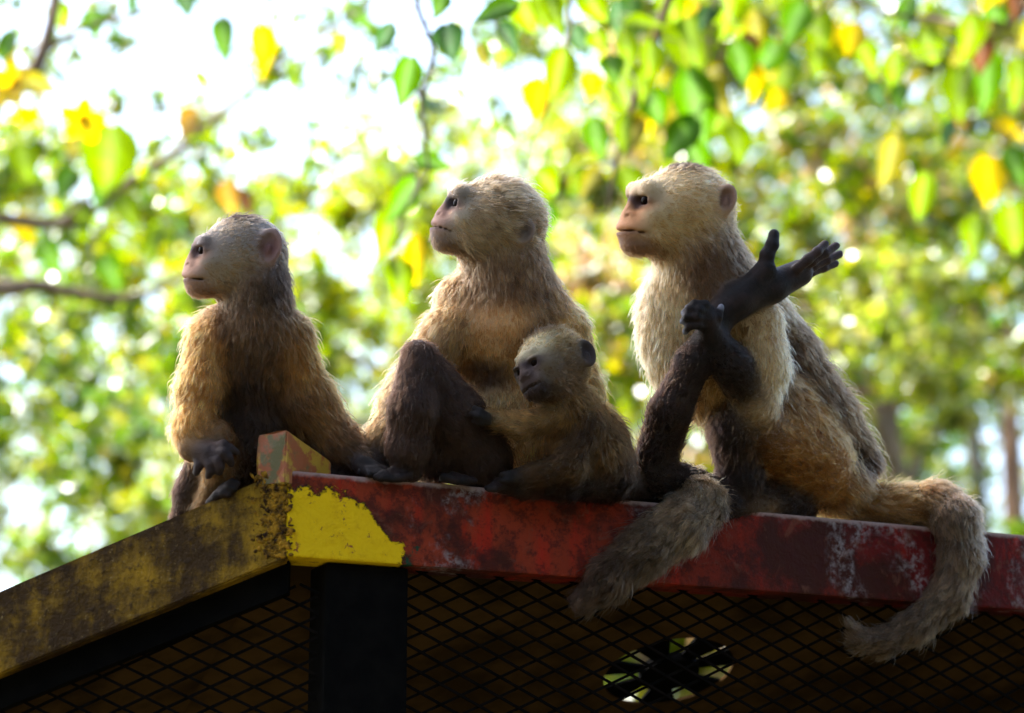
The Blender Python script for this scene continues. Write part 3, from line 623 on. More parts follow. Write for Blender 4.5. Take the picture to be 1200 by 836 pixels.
for a in [(1150, 66, 4.5, 40, -95, 'b'), (1160, 95, 4.6, 76, -85, 'g'), (1190, 5, 4.5, 36, -100, 'b'), (1159, 212, 4.7, 56, -90, 'y'), (1192, 198, 4.7, 50, -70, 'g'), (1185, 152, 4.7, 40, -20, 'y'), (1175, 40, 4.6, 50, -10, 'k'), (1125, 110, 4.7, 60, -90, 'l'), (1090, 60, 4.8, 50, -70, 'l'), (1060, 20, 4.8, 50, -110, 'g'), (1045, 190, 4.9, 60, -100, 'k'), (1080, 235, 5.0, 60, -95, 'l'), (1020, 70, 4.8, 50, -60, 'l'), (960, 40, 4.8, 54, -80, 'l'), (930, 10, 4.8, 50, -95, 'l'), (1195, 100, 4.7, 60, -90, 'l'), (1190, 270, 4.9, 60, -80, 'l'), (1140, 280, 5.0, 50, -100, 'l'), (900, 70, 4.8, 50, -60, 'k')]:
    put_leaf(ru, *a, tilt=random.uniform(-0.35, 0.35), turn=random.uniform(-0.45, 0.45), i=random.randrange(2))

r4 = random.Random(77)
for k in range(46):                                 # more of the same tree's leaves, fuller towards the right
    if k < 30: px, py, dd = r4.uniform(590, 900), r4.uniform(-20, 190) * r4.random() ** 0.5, r4.uniform(3.8, 4.6)
    else: px, py, dd = r4.uniform(900, 1220), r4.uniform(-20, 300) * r4.random() ** 0.5, r4.uniform(4.4, 5.2)
    put_leaf(ru, px, py, dd, r4.uniform(30, 58), -90 + r4.gauss(0, 28), r4.choice('lllgggkdly'), tilt=r4.uniform(-0.4, 0.4), turn=r4.uniform(-0.5, 0.5))

# ------------------------------------------------------------------ monkeys: one continuous skin each, grown from blended limbs, with combed fur
def mat_skin():
    t = NT('monkey_skin'); v = t.coord('Object'); n = t.noise(170, 6, 0.75, v, 1.0); n2 = t.noise(60, 4, 0.6, v)
    c = t.attr('col'); c = t.mix(t.math('MULTIPLY', t.ramp(n2, 0.4, 0.7), 0.35), c, t.mix(0.5, c, (0.10, 0.05, 0.04)))
    return t.principled(c, 0.52, t.bump(n, 0.7, 0.002), sss=0.06, spec=0.14)
def mat_fur():
    t = NT('monkey_fur'); hb = t.new('ShaderNodeBsdfHairPrincipled')
    hb.model = 'CHIANG'; hb.parametrization = 'COLOR'
    c = t.attr('col'); t.lk(c, hb.inputs['Color'])
    hb.inputs['Roughness'].default_value = 0.42; hb.inputs['Radial Roughness'].default_value = 0.55; hb.inputs['Coat'].default_value = 0.0
    hb.inputs['Random Roughness'].default_value = 0.2; hb.inputs['IOR'].default_value = 1.28
    t.lk(hb.outputs[0], t.out.inputs[0]); return t.m
def mat_eye():
    t = NT('monkey_eye'); v = t.coord('Object'); g = t.new('ShaderNodeVectorMath', operation='LENGTH')
    return t.principled((0.006, 0.003, 0.002), 0.12, spec=0.035)
M['skin'] = mat_skin(); M['fur'] = mat_fur(); M['eye'] = mat_eye()

def nrm(v):
    v = np.asarray(v, float); return v / (np.linalg.norm(v) + 1e-12)
COAT = np.array([0.70, 0.51, 0.33])
class Prim:
    __slots__ = ('kind', 'a', 'b', 'ra', 'rb', 'R', 'rad', 'k', 'sub', 'col', 'L', 'comb', 'dens', 'lift', 'tag')
    def sdf(s, p):
        if s.kind == 'cone':
            ba = s.b - s.a; l2 = float(ba @ ba) + 1e-12; pa = p - s.a
            t = np.clip((pa @ ba) / l2, 0, 1)
            return np.linalg.norm(pa - t[..., None] * ba, axis=-1) - (s.ra + (s.rb - s.ra) * t)
        q = (p - s.a) @ s.R.T                     # rows of R are the ellipsoid's axes
        k0 = np.linalg.norm(q / s.rad, axis=-1); k1 = np.linalg.norm(q / (s.rad ** 2), axis=-1)
        return k0 * (k0 - 1.0) / (k1 + 1e-9)
    def box(s):
        if s.kind == 'cone':
            return np.minimum(s.a - s.ra, s.b - s.rb), np.maximum(s.a + s.ra, s.b + s.rb)
        e = np.sqrt(((s.R * s.rad[:, None]) ** 2).sum(0)); return s.a - e, s.a + e

class Body:
    def __init__(s, ref_px):
        s.tag = ''; s.fl = 0.82; s.prims = []; s.paints = []; s.eyes = []; s.ref = ref_px
        s.mm = d_beam(ref_px) / FPX               # metres per photo pixel at this animal
    def pt(s, p):                                 # (px, py, z px behind the beam's front face) -> camera axes
        return Pc(p[0], p[1], d_beam(p[0]) + p[2] * s.mm)
    def add(s, **kw):
        q = Prim(); q.kind = 'cone'; q.sub = False; q.k = 0.012; q.col = (0.2, 0.15, 0.1); q.L = 0.02; q.comb = np.zeros(3); q.dens = 1.0; q.lift = 0.30; q.R = np.eye(3); q.b = None; q.tag = s.tag
        for k, v in kw.items(): setattr(q, k, v)
        s.prims.append(q); return q
    def limb(s, pts, cols, L=16, k=10, dens=1.0, lift=0.30, flip=1):
        if not isinstance(cols, list): cols = [cols] * (len(pts) - 1)
        for i in range(len(pts) - 1):
            a, b = s.pt(pts[i]), s.pt(pts[i + 1])
            s.add(a=a, b=b, ra=pts[i][3] * s.mm, rb=pts[i + 1][3] * s.mm, col=cols[i], L=s.fl * (L[i] if isinstance(L, list) else L) * s.mm, comb=flip * nrm(b - a), k=k * s.mm, dens=dens, lift=lift)
    def ell(s, c, r, col, ang=0.0, L=18, k=14, comb=(0, -1, 0), dens=1.0, lift=0.3):
        ca, sa = math.cos(math.radians(ang)), math.sin(math.radians(ang))
        s.add(kind='ell', a=s.pt(c), rad=np.array(r, float) * s.mm, R=np.array([[ca, sa, 0], [-sa, ca, 0], [0, 0, 1]]), col=col, L=s.fl * L * s.mm, comb=nrm(comb), k=k * s.mm, dens=dens, lift=lift)
    def paint(s, c, r, col=None, L=None, dens=None, soft=0.5, amt=1.0, frame=None, on=None):
        s.paints.append((s.pt(c) if frame is None else c, np.array(r, float) * (s.mm if frame is None else 1.0), col, L, dens, soft, amt, frame, on if on is not None else ('head' if frame is not None else 'torso')))
    # -------------------------------------------------- head
    def head(s, c, R, yaw, pitch=0, roll=0, fur=(0.3, 0.25, 0.2), skin=(0.42, 0.25, 0.18), mask=(0.10, 0.06, 0.05), cap=(0.05, 0.035, 0.03), ear=(0.25, 0.14, 0.12), L=9, muzzle=1.0, eye_sep=0.27, eye_r=0.15, ear_s=1.0, ears=(1, -1), throat=None, crown=None, cheek=None, ear_dark=None, jaw=1.0, eye_up=0.13, brow=1.0, mouth=-0.475, sock=1.0, chin=None, forehead=None, earpos=(-0.42, 0.22, 0.72)):
        s.tag = 'head'; R = R * s.mm; o = s.pt(c); ya, pi_, ro = map(math.radians, (yaw, pitch, roll))
        f = np.array([-math.cos(ya), 0, -math.sin(ya)]); l = np.array([math.sin(ya), 0, -math.cos(ya)]); u = np.array([0, 1.0, 0])
        f, u = f * math.cos(pi_) + u * math.sin(pi_), u * math.cos(pi_) - f * math.sin(pi_)
        l, u = l * math.cos(ro) + u * math.sin(ro), u * math.cos(ro) - l * math.sin(ro)
        fr = np.array([f, u, l])
        def W(p): return o + R * (np.array(p, float) @ fr)
        def E(p, r, k=0.12, sub=False, col=fur, Lh=L, comb=(-1, 0.1, 0), dens=1.0, lift=0.22, R2=None):
            Rm = fr if R2 is None else R2 @ fr
            s.add(kind='ell', a=W(p), rad=np.array(r, float) * R, R=Rm, k=k * R, sub=sub, col=col, L=Lh * s.mm, comb=np.array(comb, float) @ fr, dens=dens, lift=lift)
        def K(p, q, ra, rb, k=0.1, col=fur, Lh=L, comb=(-1, 0, 0), dens=1.0, sub=False):
            s.add(a=W(p), b=W(q), ra=ra * R, rb=rb * R, k=k * R, col=col, L=Lh * s.mm, comb=np.array(comb, float) @ fr, dens=dens, sub=sub, lift=0.22)
        m = muzzle
        E((-0.05, 0.05, 0), (0.93, 0.86, 0.78), lift=0.30)
        E((0.50, -0.10, 0), (0.56, 0.64, 0.60), k=0.2, comb=(-1, -0.25, 0))
        E((0.45, -0.50 * jaw, 0), (0.52, 0.36, 0.48), k=0.2, comb=(-0.8, -0.7, 0), Lh=L * 1.4)
        for sd in (1, -1):
            E((0.72, -0.10, sd * 0.36), (0.24, 0.22, 0.22), k=0.14, col=fur, Lh=L * 0.5, comb=(-1, -0.5, sd * 0.4))
        K((0.90, 0.34, -0.30), (0.90, 0.34, 0.30), 0.15 * brow, 0.15 * brow, k=0.20, col=fur, Lh=L * 0.8, comb=(-0.6, 1, 0))
        E((0.92 + 0.08 * m, -0.40, 0), (0.36 * m, 0.29, 0.41), k=0.14, col=skin, Lh=2, dens=0.25, comb=(-1, -0.3, 0))
        E((0.86 + 0.06 * m, -0.67 * jaw, 0), (0.33 * m, 0.22, 0.34), k=0.14, col=skin, Lh=4, dens=0.8, comb=(-0.8, -0.6, 0))
        for sd in (1, -1):
            E((1.10, eye_up, sd * (eye_sep + 0.01)), (0.24 * sock, 0.150 * sock, 0.20 * sock), k=0.08, sub=True)
        K((1.00, 0.22, 0), (1.05 + 0.11 * m, -0.12, 0), 0.09, 0.10, k=0.14, col=skin, Lh=1.5, dens=0.15)
        for sd in (1, -1):
            E((1.06 + 0.11 * m, -0.17, sd * 0.13), (0.09, 0.075, 0.09), k=0.07, col=skin, Lh=1, dens=0.0)
            # upper and lower lids that close on the eyeball
            E((0.905, eye_up + 0.120, sd * eye_sep), (0.165, 0.060, 0.19), k=0.05, col=mask, Lh=1, dens=0.0)
            E((0.885, eye_up - 0.120, sd * eye_sep), (0.15, 0.050, 0.17), k=0.05, col=mask, Lh=1, dens=0.0)
            E((0.85, eye_up, sd * (eye_sep + 0.17)), (0.13, 0.10, 0.055), k=0.05, col=mask, Lh=1, dens=0.0)
            s.eyes.append((W((0.865, eye_up, sd * eye_sep)), eye_r * R, f))
        for sd in (1, -1):
            E((1.13 + 0.11 * m, -0.165, sd * 0.155), (0.06, 0.040, 0.055), k=0.02, sub=True)
        cm, sm = math.cos(0.10), math.sin(0.10)
        E((1.02 + 0.06 * m, mouth, 0), (0.42 * m, 0.020, 0.45 * (0.4 + 0.6 * m)), k=0.05, sub=True, R2=np.array([[cm, sm, 0], [-sm, cm, 0], [0, 0, 1]]))
        for sd in ears:                            # cupped ears
            nrm_e = nrm((0.38, 0.05, sd * 0.92)); up_e = nrm((-0.18, 1, 0)); wd = nrm(np.cross(up_e, nrm_e)); up_e = np.cross(nrm_e, wd)
            Re = np.array([wd, up_e, nrm_e])
            c0 = np.array((earpos[0], earpos[1], sd * earpos[2]))
            E(c0, (0.28 * ear_s, 0.42 * ear_s, 0.11), k=0.13, col=ear, Lh=2.5, dens=0.35, comb=(-1, 0.4, 0), R2=Re)
            E(c0 + nrm_e * 0.13, (0.215 * ear_s, 0.33 * ear_s, 0.16), k=0.04, sub=True, R2=Re)
            E(c0 + nrm_e * 0.02 + wd * 0.06 * (1 if sd > 0 else -1) * 0 - up_e * 0.10, (0.06, 0.15, 0.06), k=0.05, col=ear, Lh=1, dens=0.0, R2=Re)
            s.paint(W(c0 + nrm_e * 0.06), np.array((0.20 * ear_s, 0.31 * ear_s, 0.12)) * R, col=ear_dark or tuple(0.45 * x for x in ear), dens=0.0, soft=0.4, frame=Re @ fr)
        P = lambda p, r, **k: s.paint(W(p), np.array(r) * R, frame=fr, **k)
        if cheek: P((0.35, -0.35, 0.0), (0.75, 0.55, 1.2), col=cheek, soft=0.6, amt=0.8)
        if crown: P((-0.25, 0.75, 0), (0.9, 0.5, 0.8), col=crown, soft=0.6)
        if forehead: P((0.75, 0.55, 0), (0.5, 0.35, 0.8), col=forehead, soft=0.6)
        P((0.12, 0.93, 0), (0.50, 0.34, 0.52), col=cap, soft=0.45, L=L * 1.15)
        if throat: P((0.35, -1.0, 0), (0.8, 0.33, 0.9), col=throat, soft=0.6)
        # the naked face: shorter hair towards nose, mouth and eyes
        P((1.20, -0.24, 0), (0.40, 0.32, 0.42), col=skin, L=2.6, dens=0.55, soft=0.4)
        P((0.92, 0.04, 0), (0.26, 0.17, 0.50), col=skin, L=2.0, dens=0.3, soft=0.4)
        P((1.02, eye_up - 0.04, 0), (0.34, 0.145, 0.48), col=mask, L=1.0, dens=0.05, soft=0.3)
        P((1.22, -0.08, 0), (0.20, 0.18, 0.14), col=skin, L=1.0, dens=0.05, soft=0.4)
        P((1.12, mouth - 0.025, 0), (0.36, 0.05, 0.42), col=tuple(0.35 * x for x in skin), dens=0.0, soft=0.5)
        P((1.02, -0.70 * jaw, 0), (0.48, 0.22, 0.46), col=chin or tuple(0.42 * x for x in skin), L=5.5, dens=1.0, soft=0.5)  # brown chin fur, with the jaw's shade painted into its colour
        return W
    def digits(s, chains, col, r0=6.0, r1=4.2, nail=None, L=2, dens=0.15):
        for ch in chains:
            n = len(ch) - 1
            for i in range(n):
                a, b = s.pt(ch[i]), s.pt(ch[i + 1])
                s.add(a=a, b=b, ra=(r0 + (r1 - r0) * i / n) * s.mm, rb=(r0 + (r1 - r0) * (i + 1) / n) * s.mm, col=col, L=L * s.mm, comb=nrm(b - a), k=1.6 * s.mm, dens=dens)
                if 0 < i < n: s.add(a=a, b=a + 1e-5, ra=(r0 + (r1 - r0) * i / n + 0.5) * s.mm, rb=(r0 + (r1 - r0) * i / n + 0.5) * s.mm, col=col, L=L * s.mm, comb=nrm(b - a), k=2.0 * s.mm, dens=dens)
            if nail:
                e = ch[-1]; s.paint((e[0], e[1], e[2]), (4.5, 4.5, 5.5), col=nail, dens=0.0, soft=0.4, on='any')

    # -------------------------------------------------- field -> mesh
    def build(s, name, label, cat, base_px, h=0.0019, n_fur=90000, group=None, hair_rad=0.00028, thin=1.0, seed=1, clump=0.6):
        rg = np.random.default_rng(seed)
        lo = np.min([q.box()[0] for q in s.prims if not q.sub], 0) - 0.012; hi = np.max([q.box()[1] for q in s.prims if not q.sub], 0) + 0.012
        dim = np.ceil((hi - lo) / h).astype(int) + 1
        D = np.full(dim, 1.0, np.float32)
        for q in s.prims:
            b0, b1 = q.box(); mg = q.k + 3 * h
            i0 = np.clip(np.floor((b0 - mg - lo) / h).astype(int), 0, dim); i1 = np.clip(np.ceil((b1 + mg - lo) / h).astype(int) + 1, 0, dim)
            if np.any(i1 <= i0): continue
            gx = [lo[a] + h * np.arange(i0[a], i1[a]) for a in range(3)]
            p = np.stack(np.meshgrid(*gx, indexing='ij'), -1)
            d = q.sdf(p).astype(np.float32); sl = tuple(slice(i0[a], i1[a]) for a in range(3)); A = D[sl]; k = q.k
            if q.sub:
                t = np.clip(0.5 - 0.5 * (A + d) / k, 0, 1); D[sl] = A * (1 - t) - d * t + k * t * (1 - t)
            else:
                t = np.clip(0.5 + 0.5 * (A - d) / k, 0, 1); D[sl] = A * (1 - t) + d * t - k * t * (1 - t)
        S = D < 0
        cnt = np.zeros(np.array(dim) - 1, np.uint8)
        for dx in (0, 1):
            for dy in (0, 1):
                for dz in (0, 1):
                    cnt += S[dx:dim[0] - 1 + dx, dy:dim[1] - 1 + dy, dz:dim[2] - 1 + dz]
        act = np.argwhere((cnt > 0) & (cnt < 8))
        idx = np.full(np.array(dim) - 1, -1, np.int32); idx[tuple(act.T)] = np.arange(len(act))
        corners = np.array([(a, b, c) for a in (0, 1) for b in (0, 1) for c in (0, 1)])
        vals = np.stack([D[tuple((act + c).T)] for c in corners], 1)
        acc = np.zeros((len(act), 3)); num = np.zeros(len(act))
        for i in range(8):
            for j in range(i + 1, 8):
                if np.abs(corners[i] - corners[j]).sum() != 1: continue
                a, b = vals[:, i], vals[:, j]; m = (a < 0) != (b < 0); t = np.where(m, a / np.where(m, a - b, 1), 0)
                acc += np.where(m[:, None], corners[i] + t[:, None] * (corners[j] - corners[i]), 0); num += m
        V = lo + h * (act + acc / num[:, None])
        F = []
        for ax in range(3):
            o1, o2 = [(1, 2), (2, 0), (0, 1)][ax]
            sl0 = [slice(None)] * 3; sl1 = [slice(None)] * 3; sl0[ax] = slice(0, -1); sl1[ax] = slice(1, None)
            A, B = S[tuple(sl0)], S[tuple(sl1)]; e = np.argwhere(A != B)
            e = e[(e[:, o1] > 0) & (e[:, o2] > 0) & (e[:, o1] < dim[o1] - 1) & (e[:, o2] < dim[o2] - 1)]
            e1 = np.eye(3, dtype=int)[o1]; e2 = np.eye(3, dtype=int)[o2]
            q = np.stack([idx[tuple((e - e1 - e2).T)], idx[tuple((e - e2).T)], idx[tuple(e.T)], idx[tuple((e - e1).T)]], 1)
            flip = ~A[tuple(e.T)]
            q[flip] = q[flip][:, ::-1]; F.append(q)
        F = np.vstack(F); F = F[(F >= 0).all(1)]
        # a little relaxation to take the grid out of it
        E = np.vstack([F[:, [0, 1]], F[:, [1, 2]], F[:, [2, 3]], F[:, [3, 0]]])
        deg = np.bincount(E[:, 0], minlength=len(V)) + np.bincount(E[:, 1], minlength=len(V))
        for _ in range(2):
            acc = np.stack([np.bincount(E[:, 0], V[E[:, 1], a], len(V)) + np.bincount(E[:, 1], V[E[:, 0], a], len(V)) for a in range(3)], 1)
            V = V + 0.5 * (acc / np.maximum(deg, 1)[:, None] - V)
        fn = np.cross(V[F[:, 2]] - V[F[:, 0]], V[F[:, 3]] - V[F[:, 1]])
        N = np.stack([sum(np.bincount(F[:, j], fn[:, a], len(V)) for j in range(4)) for a in range(3)], 1); N /= np.linalg.norm(N, axis=1)[:, None] + 1e-12
        # attributes blended from the nearest limbs
        un = [q for q in s.prims if not q.sub]
        dd = np.stack([q.sdf(V) for q in un], 1); w = np.exp(-(dd - dd.min(1)[:, None]) / (4.5 * s.mm)); w /= w.sum(1)[:, None]
        col = w @ np.array([q.col for q in un]); Lh = w @ np.array([q.L for q in un]); comb = w @ np.array([q.comb for q in un]); dens = w @ np.array([q.dens for q in un]); lift = w @ np.array([q.lift for q in un])
        tags = [q.tag for q in un]
        for (c, r, pc, pl, pd, soft, amt, fr, on) in s.paints:
            q = V - c
            if fr is not None: q = q @ fr.T
            dist = np.linalg.norm(q / r, axis=1) + 0.10 * np.sin(V[:, 0] * 260 + 3 * np.sin(V[:, 1] * 190)) * np.sin(V[:, 2] * 230 + V[:, 1] * 170) * (0 if fr is not None else 1)
            t = np.clip((1 + soft - dist) / (2 * soft), 0, 1); t = (t * t * (3 - 2 * t) * amt) * (w[:, [j for j, g_ in enumerate(tags) if g_ in on.split()]].sum(1) if on != 'any' else 1.0)
            if pc is not None: col += t[:, None] * (np.array(pc) - col)
            if pl is not None: Lh += t * (pl * s.mm - Lh)
            if pd is not None: dens += t * (pd - dens)
        base = c2w(s.pt(base_px)); root = thing(name, base, label, cat, group)
        bw = np.array(base)
        Vw = c2w_np(V) - bw
        me = np_mesh('body', Vw, F[:, ::-1] if False else F, M['skin'], col)
        body = bpy.data.objects.new('body', me); link(body, root)
        for (p, r, f) in s.eyes:
            bmx = bmesh.new(); bmesh.ops.create_uvsphere(bmx, u_segments=20, v_segments=14, radius=r)
            eb = bm_obj('eye', bmx, M['eye'], root, smooth=True); eb.location = c2w(p) - base
        # fur
        tri = np.vstack([F[:, [0, 1, 2]], F[:, [0, 2, 3]]])
        ar = 0.5 * np.linalg.norm(np.cross(V[tri[:, 1]] - V[tri[:, 0]], V[tri[:, 2]] - V[tri[:, 0]]), axis=1)
        pr = ar * np.clip(dens[tri].mean(1), 0, None) ; short = 1.0 + 2.2 * np.exp(-Lh[tri].mean(1) / (5 * s.mm)); pr = pr * short; pr /= pr.sum()
        n = int(n_fur * FUR * 1.5); ti = rg.choice(len(tri), n, p=pr); T = tri[ti]
        b = rg.random((n, 2)); fl = b.sum(1) > 1; b[fl] = 1 - b[fl]; bc = np.c_[1 - b.sum(1), b]
        def ip(a): return (a[T] * (bc[:, :, None] if a.ndim == 2 else bc)).sum(1)
        rp = ip(V); nn = ip(N); nn /= np.linalg.norm(nn, axis=1)[:, None] + 1e-12; cb = ip(comb); cc = ip(col); LL = ip(Lh); lf = ip(lift)
        # slow swirls in the coat
        sw = np.stack([np.sin(rp[:, 1] * 75 + 9 * rp[:, 2] + 40 * rp[:, 0]), np.sin(rp[:, 0] * 82 + 2 + 31 * rp[:, 1]), np.sin(rp[:, 1] * 66 + 50 * rp[:, 0] + 4)], 1)
        cb = cb + 0.22 * sw + rg.normal(0, 0.22, (n, 3))
        tg = cb - nn * (cb * nn).sum(1)[:, None]; tg /= np.linalg.norm(tg, axis=1)[:, None] + 1e-9
        LL = LL * rg.uniform(0.55, 1.2, n); lf = np.clip(lf * rg.uniform(0.5, 1.6, n), 0.05, 0.9)
        fly = (rg.random(n) < 0.06) & (LL > 5 * s.mm); LL = np.where(fly, LL * rg.uniform(1.05, 1.5, n), LL); lf = np.where(fly, np.clip(lf + rg.uniform(0.15, 0.6, n), 0, 1.1), lf)
        Kp = 5; ts = np.linspace(0, 1, Kp)
        down = np.array([0, -1.0, 0])
        pts = np.zeros((n, Kp, 3))
        for i, t in enumerate(ts):
            pts[:, i] = rp - nn * 0.0006 + LL[:, None] * (nn * (lf * 1.3 * (t - 0.45 * t * t))[:, None] + tg * (0.45 * t + 0.5 * t * t) + down * 0.10 * t * t)
        nc = max(50, n // 28); ci = rg.choice(n, nc, replace=False)
        kd = kdtree.KDTree(nc)
        for i, j in enumerate(ci): kd.insert(rp[j], i)
        kd.balance(); near = np.fromiter((ci[kd.find(p)[1]] for p in rp), int, n)
        cs = np.where(fly, 0.0, np.clip(rg.normal(clump, 0.22, n), 0, 0.9))
        for i, t in enumerate(ts):
            if i == 0: continue
            off = pts[near, i] - rp[near] + (rp[near] - rp) * 1.0 + rp
            far = np.linalg.norm(rp[near] - rp, axis=1) < 0.010
            pts[:, i] += ((off - pts[:, i]) * (cs * far * t ** 1.4 * 0.8)[:, None])
        pts[:, 1:] += rg.normal(0, 1, (n, Kp - 1, 3)) * (LL * 0.035)[:, None, None] * ts[1:][None, :, None]
        tone = np.exp(rg.normal(0, 0.20, n) + rg.normal(0, 0.42, n)[near] * np.clip(LL / (14 * s.mm), 0.5, 1.0)) * (1 + 0.16 * np.sin(rp[:, 0] * 140 + 3 * np.sin(rp[:, 1] * 95)) * np.sin(rp[:, 1] * 120 + rp[:, 2] * 80))
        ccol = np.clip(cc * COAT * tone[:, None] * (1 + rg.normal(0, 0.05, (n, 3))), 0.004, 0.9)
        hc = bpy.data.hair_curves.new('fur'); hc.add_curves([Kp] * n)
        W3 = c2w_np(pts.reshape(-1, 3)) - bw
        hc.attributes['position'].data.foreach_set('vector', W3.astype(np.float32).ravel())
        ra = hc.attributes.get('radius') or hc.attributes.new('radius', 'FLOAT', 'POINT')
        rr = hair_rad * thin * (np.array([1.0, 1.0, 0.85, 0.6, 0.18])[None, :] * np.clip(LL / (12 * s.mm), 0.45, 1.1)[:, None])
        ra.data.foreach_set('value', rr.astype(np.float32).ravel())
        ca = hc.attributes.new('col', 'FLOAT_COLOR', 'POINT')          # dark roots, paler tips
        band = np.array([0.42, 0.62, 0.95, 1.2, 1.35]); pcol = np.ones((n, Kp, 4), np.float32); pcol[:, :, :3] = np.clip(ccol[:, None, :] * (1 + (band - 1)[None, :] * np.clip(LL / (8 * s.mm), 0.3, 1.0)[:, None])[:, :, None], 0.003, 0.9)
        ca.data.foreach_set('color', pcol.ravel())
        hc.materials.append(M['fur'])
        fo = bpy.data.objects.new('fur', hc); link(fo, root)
        return root

# ---- grown monkey on the right: holds one foot up, open, in its hand
DK = (0.012, 0.009, 0.009); DKB = (0.020, 0.013, 0.010); CREAM = (0.56, 0.42, 0.26); TAN = (0.50, 0.34, 0.18); BRN = (0.30, 0.165, 0.065); BACK = (0.12, 0.085, 0.058); GREY = (0.15, 0.125, 0.108)
b = Body(860); b.tag = 'torso'
b.ell((965, 562, 62), (60, 40, 48), BRN, ang=-20, L=20, comb=(0.5, -0.9, 0))
b.ell((826, 398, 62), (78, 106, 48), TAN, ang=20, L=15, comb=(0.05, -1, 0))
b.limb([(865, 345, 72, 42), (915, 415, 78, 42), (965, 490, 80, 40), (1008, 540, 78, 24)], [BACK, BACK, BACK], L=[16, 20, 22])
b.limb([(900, 470, 60, 50), (945, 530, 60, 52)], BRN, L=18)
b.limb([(838, 350, 55, 58), (815, 290, 50, 52)], (0.22, 0.15, 0.10), L=12, flip=-1)
b.tag = 'arm'
b.limb([(885, 378, 18, 32), (893, 430, 5, 31), (886, 476, -4, 25)], [CREAM, CREAM], L=14)
b.tag = 'limb'
b.limb([(884, 474, -4, 24), (858, 428, -18, 23), (834, 391, -26, 14)], [DKB, DK], L=[9, 5], dens=1.0)
b.limb([(834, 391, -28, 13), (828, 374, -34, 14)], DK, L=3, k=4)
b.digits([[(836, 366, -38), (826, 357, -44), (814, 356, -40), (806, 361, -28)], [(833, 370, -40), (820, 363, -46), (808, 362, -40), (801, 367, -30)],
          [(830, 376, -40), (817, 371, -46), (806, 371, -40), (800, 377, -30)], [(829, 383, -38), (818, 381, -43), (808, 382, -38), (803, 389, -28)], [(836, 384, -30), (842, 372, -42), (845, 360, -40)]], DK, 5.4, 4.2, nail=(0.20, 0.20, 0.24), dens=0.0)
# raised leg and its open foot
b.limb([(925, 590, 45, 34), (845, 592, 30, 30), (768, 560, 22, 27)], DKB, L=10)
b.limb([(764, 556, 22, 25), (784, 485, 4, 23), (812, 425, -4, 20), (838, 382, -8, 16)], [DKB, DKB, DK], L=[12, 10, 6])
b.limb([(838, 376, -10, 19), (862, 353, -14, 21), (904, 336, -16, 19), (937, 320, -16, 16)], DK, L=2, k=8, dens=0.1)
b.limb([(872, 345, -20, 14), (897, 315, -30, 12.5)], DK, L=2, k=8, dens=0.1)
b.digits([[(897, 313, -30), (899, 299, -32), (905, 287, -33), (907, 275, -30)]], DK, 9.5, 6.8, dens=0.0)
b.digits([[(934, 315, -34), (947, 304, -43), (958, 295, -46), (967, 286, -40)], [(937, 316, -24), (952, 306, -32), (967, 297, -33), (980, 288, -27)],
          [(938, 320, -12), (953, 312, -18), (969, 305, -16), (984, 298, -10)], [(936, 326, 0), (950, 319, -4), (965, 314, 0), (979, 309, 6)]], (0.045, 0.029, 0.027), 6.6, 5.0, dens=0.0)
# planted leg
b.limb([(955, 545, 40, 42), (890, 505, 22, 34), (862, 500, 16, 30)], [BRN, DKB], L=16)
b.limb([(860, 505, 16, 31), (868, 560, 22, 25), (872, 588, 24, 18)], [DKB, DK], L=10)
b.limb([(872, 592, 20, 12), (900, 597, 14, 9)], (0.30, 0.20, 0.12), L=3, k=5)
b.tag = 'tail'
b.limb([(1005, 592, 52, 22), (1055, 594, 42, 24), (1098, 592, 14, 25), (1120, 608, -24, 24), (1127, 650, -36, 22), (1112, 698, -36, 20), (1074, 734, -36, 16), (1036, 752, -36, 13), (1008, 750, -36, 9), (1000, 733, -36, 5)],
       [(0.30, 0.18, 0.08), (0.30, 0.18, 0.08), GREY, GREY, (0.17, 0.14, 0.12), (0.12, 0.10, 0.085), (0.12, 0.095, 0.08), (0.13, 0.105, 0.09), (0.15, 0.12, 0.10)], L=17, lift=0.5)
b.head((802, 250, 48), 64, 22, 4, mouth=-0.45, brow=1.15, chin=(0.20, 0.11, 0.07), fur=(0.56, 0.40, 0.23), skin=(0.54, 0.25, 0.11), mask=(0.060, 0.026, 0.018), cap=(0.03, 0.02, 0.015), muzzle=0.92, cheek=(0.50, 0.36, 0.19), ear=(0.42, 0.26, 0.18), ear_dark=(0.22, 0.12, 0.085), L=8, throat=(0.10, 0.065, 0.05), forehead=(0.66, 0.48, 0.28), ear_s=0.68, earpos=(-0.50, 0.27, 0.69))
b.paint((900, 455, 40), (40, 60, 90), col=BACK, soft=0.5, amt=0.6)
b.paint((765, 395, 50), (42, 110, 90), col=(0.66, 0.52, 0.34), soft=0.5)
b.paint((835, 320, 20), (45, 28, 80), col=(0.14, 0.09, 0.065), soft=0.6, amt=0.9)
b.paint((850, 305, 60), (25, 45, 80), col=(0.16, 0.115, 0.09), soft=0.6, amt=0.9)
b.paint((915, 340, 20), (40, 40, 60), col=(0.48, 0.37, 0.25), soft=0.6, amt=0.8)
b.paint((922, 450, -10), (14, 50, 50), col=(0.74, 0.62, 0.42), soft=0.6, amt=0.8, on='arm')  # paler strip paints rim light along the back of the arm
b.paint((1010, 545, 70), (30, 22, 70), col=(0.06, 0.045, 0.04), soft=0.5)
b.fl = 1
b.build('capuchin_monkey', 'pale-headed adult monkey with one dark open-toed limb raised beside its chest', 'monkey', (900, 605, 40), n_fur=110000, group='monkeys on the cage roof', seed=3)

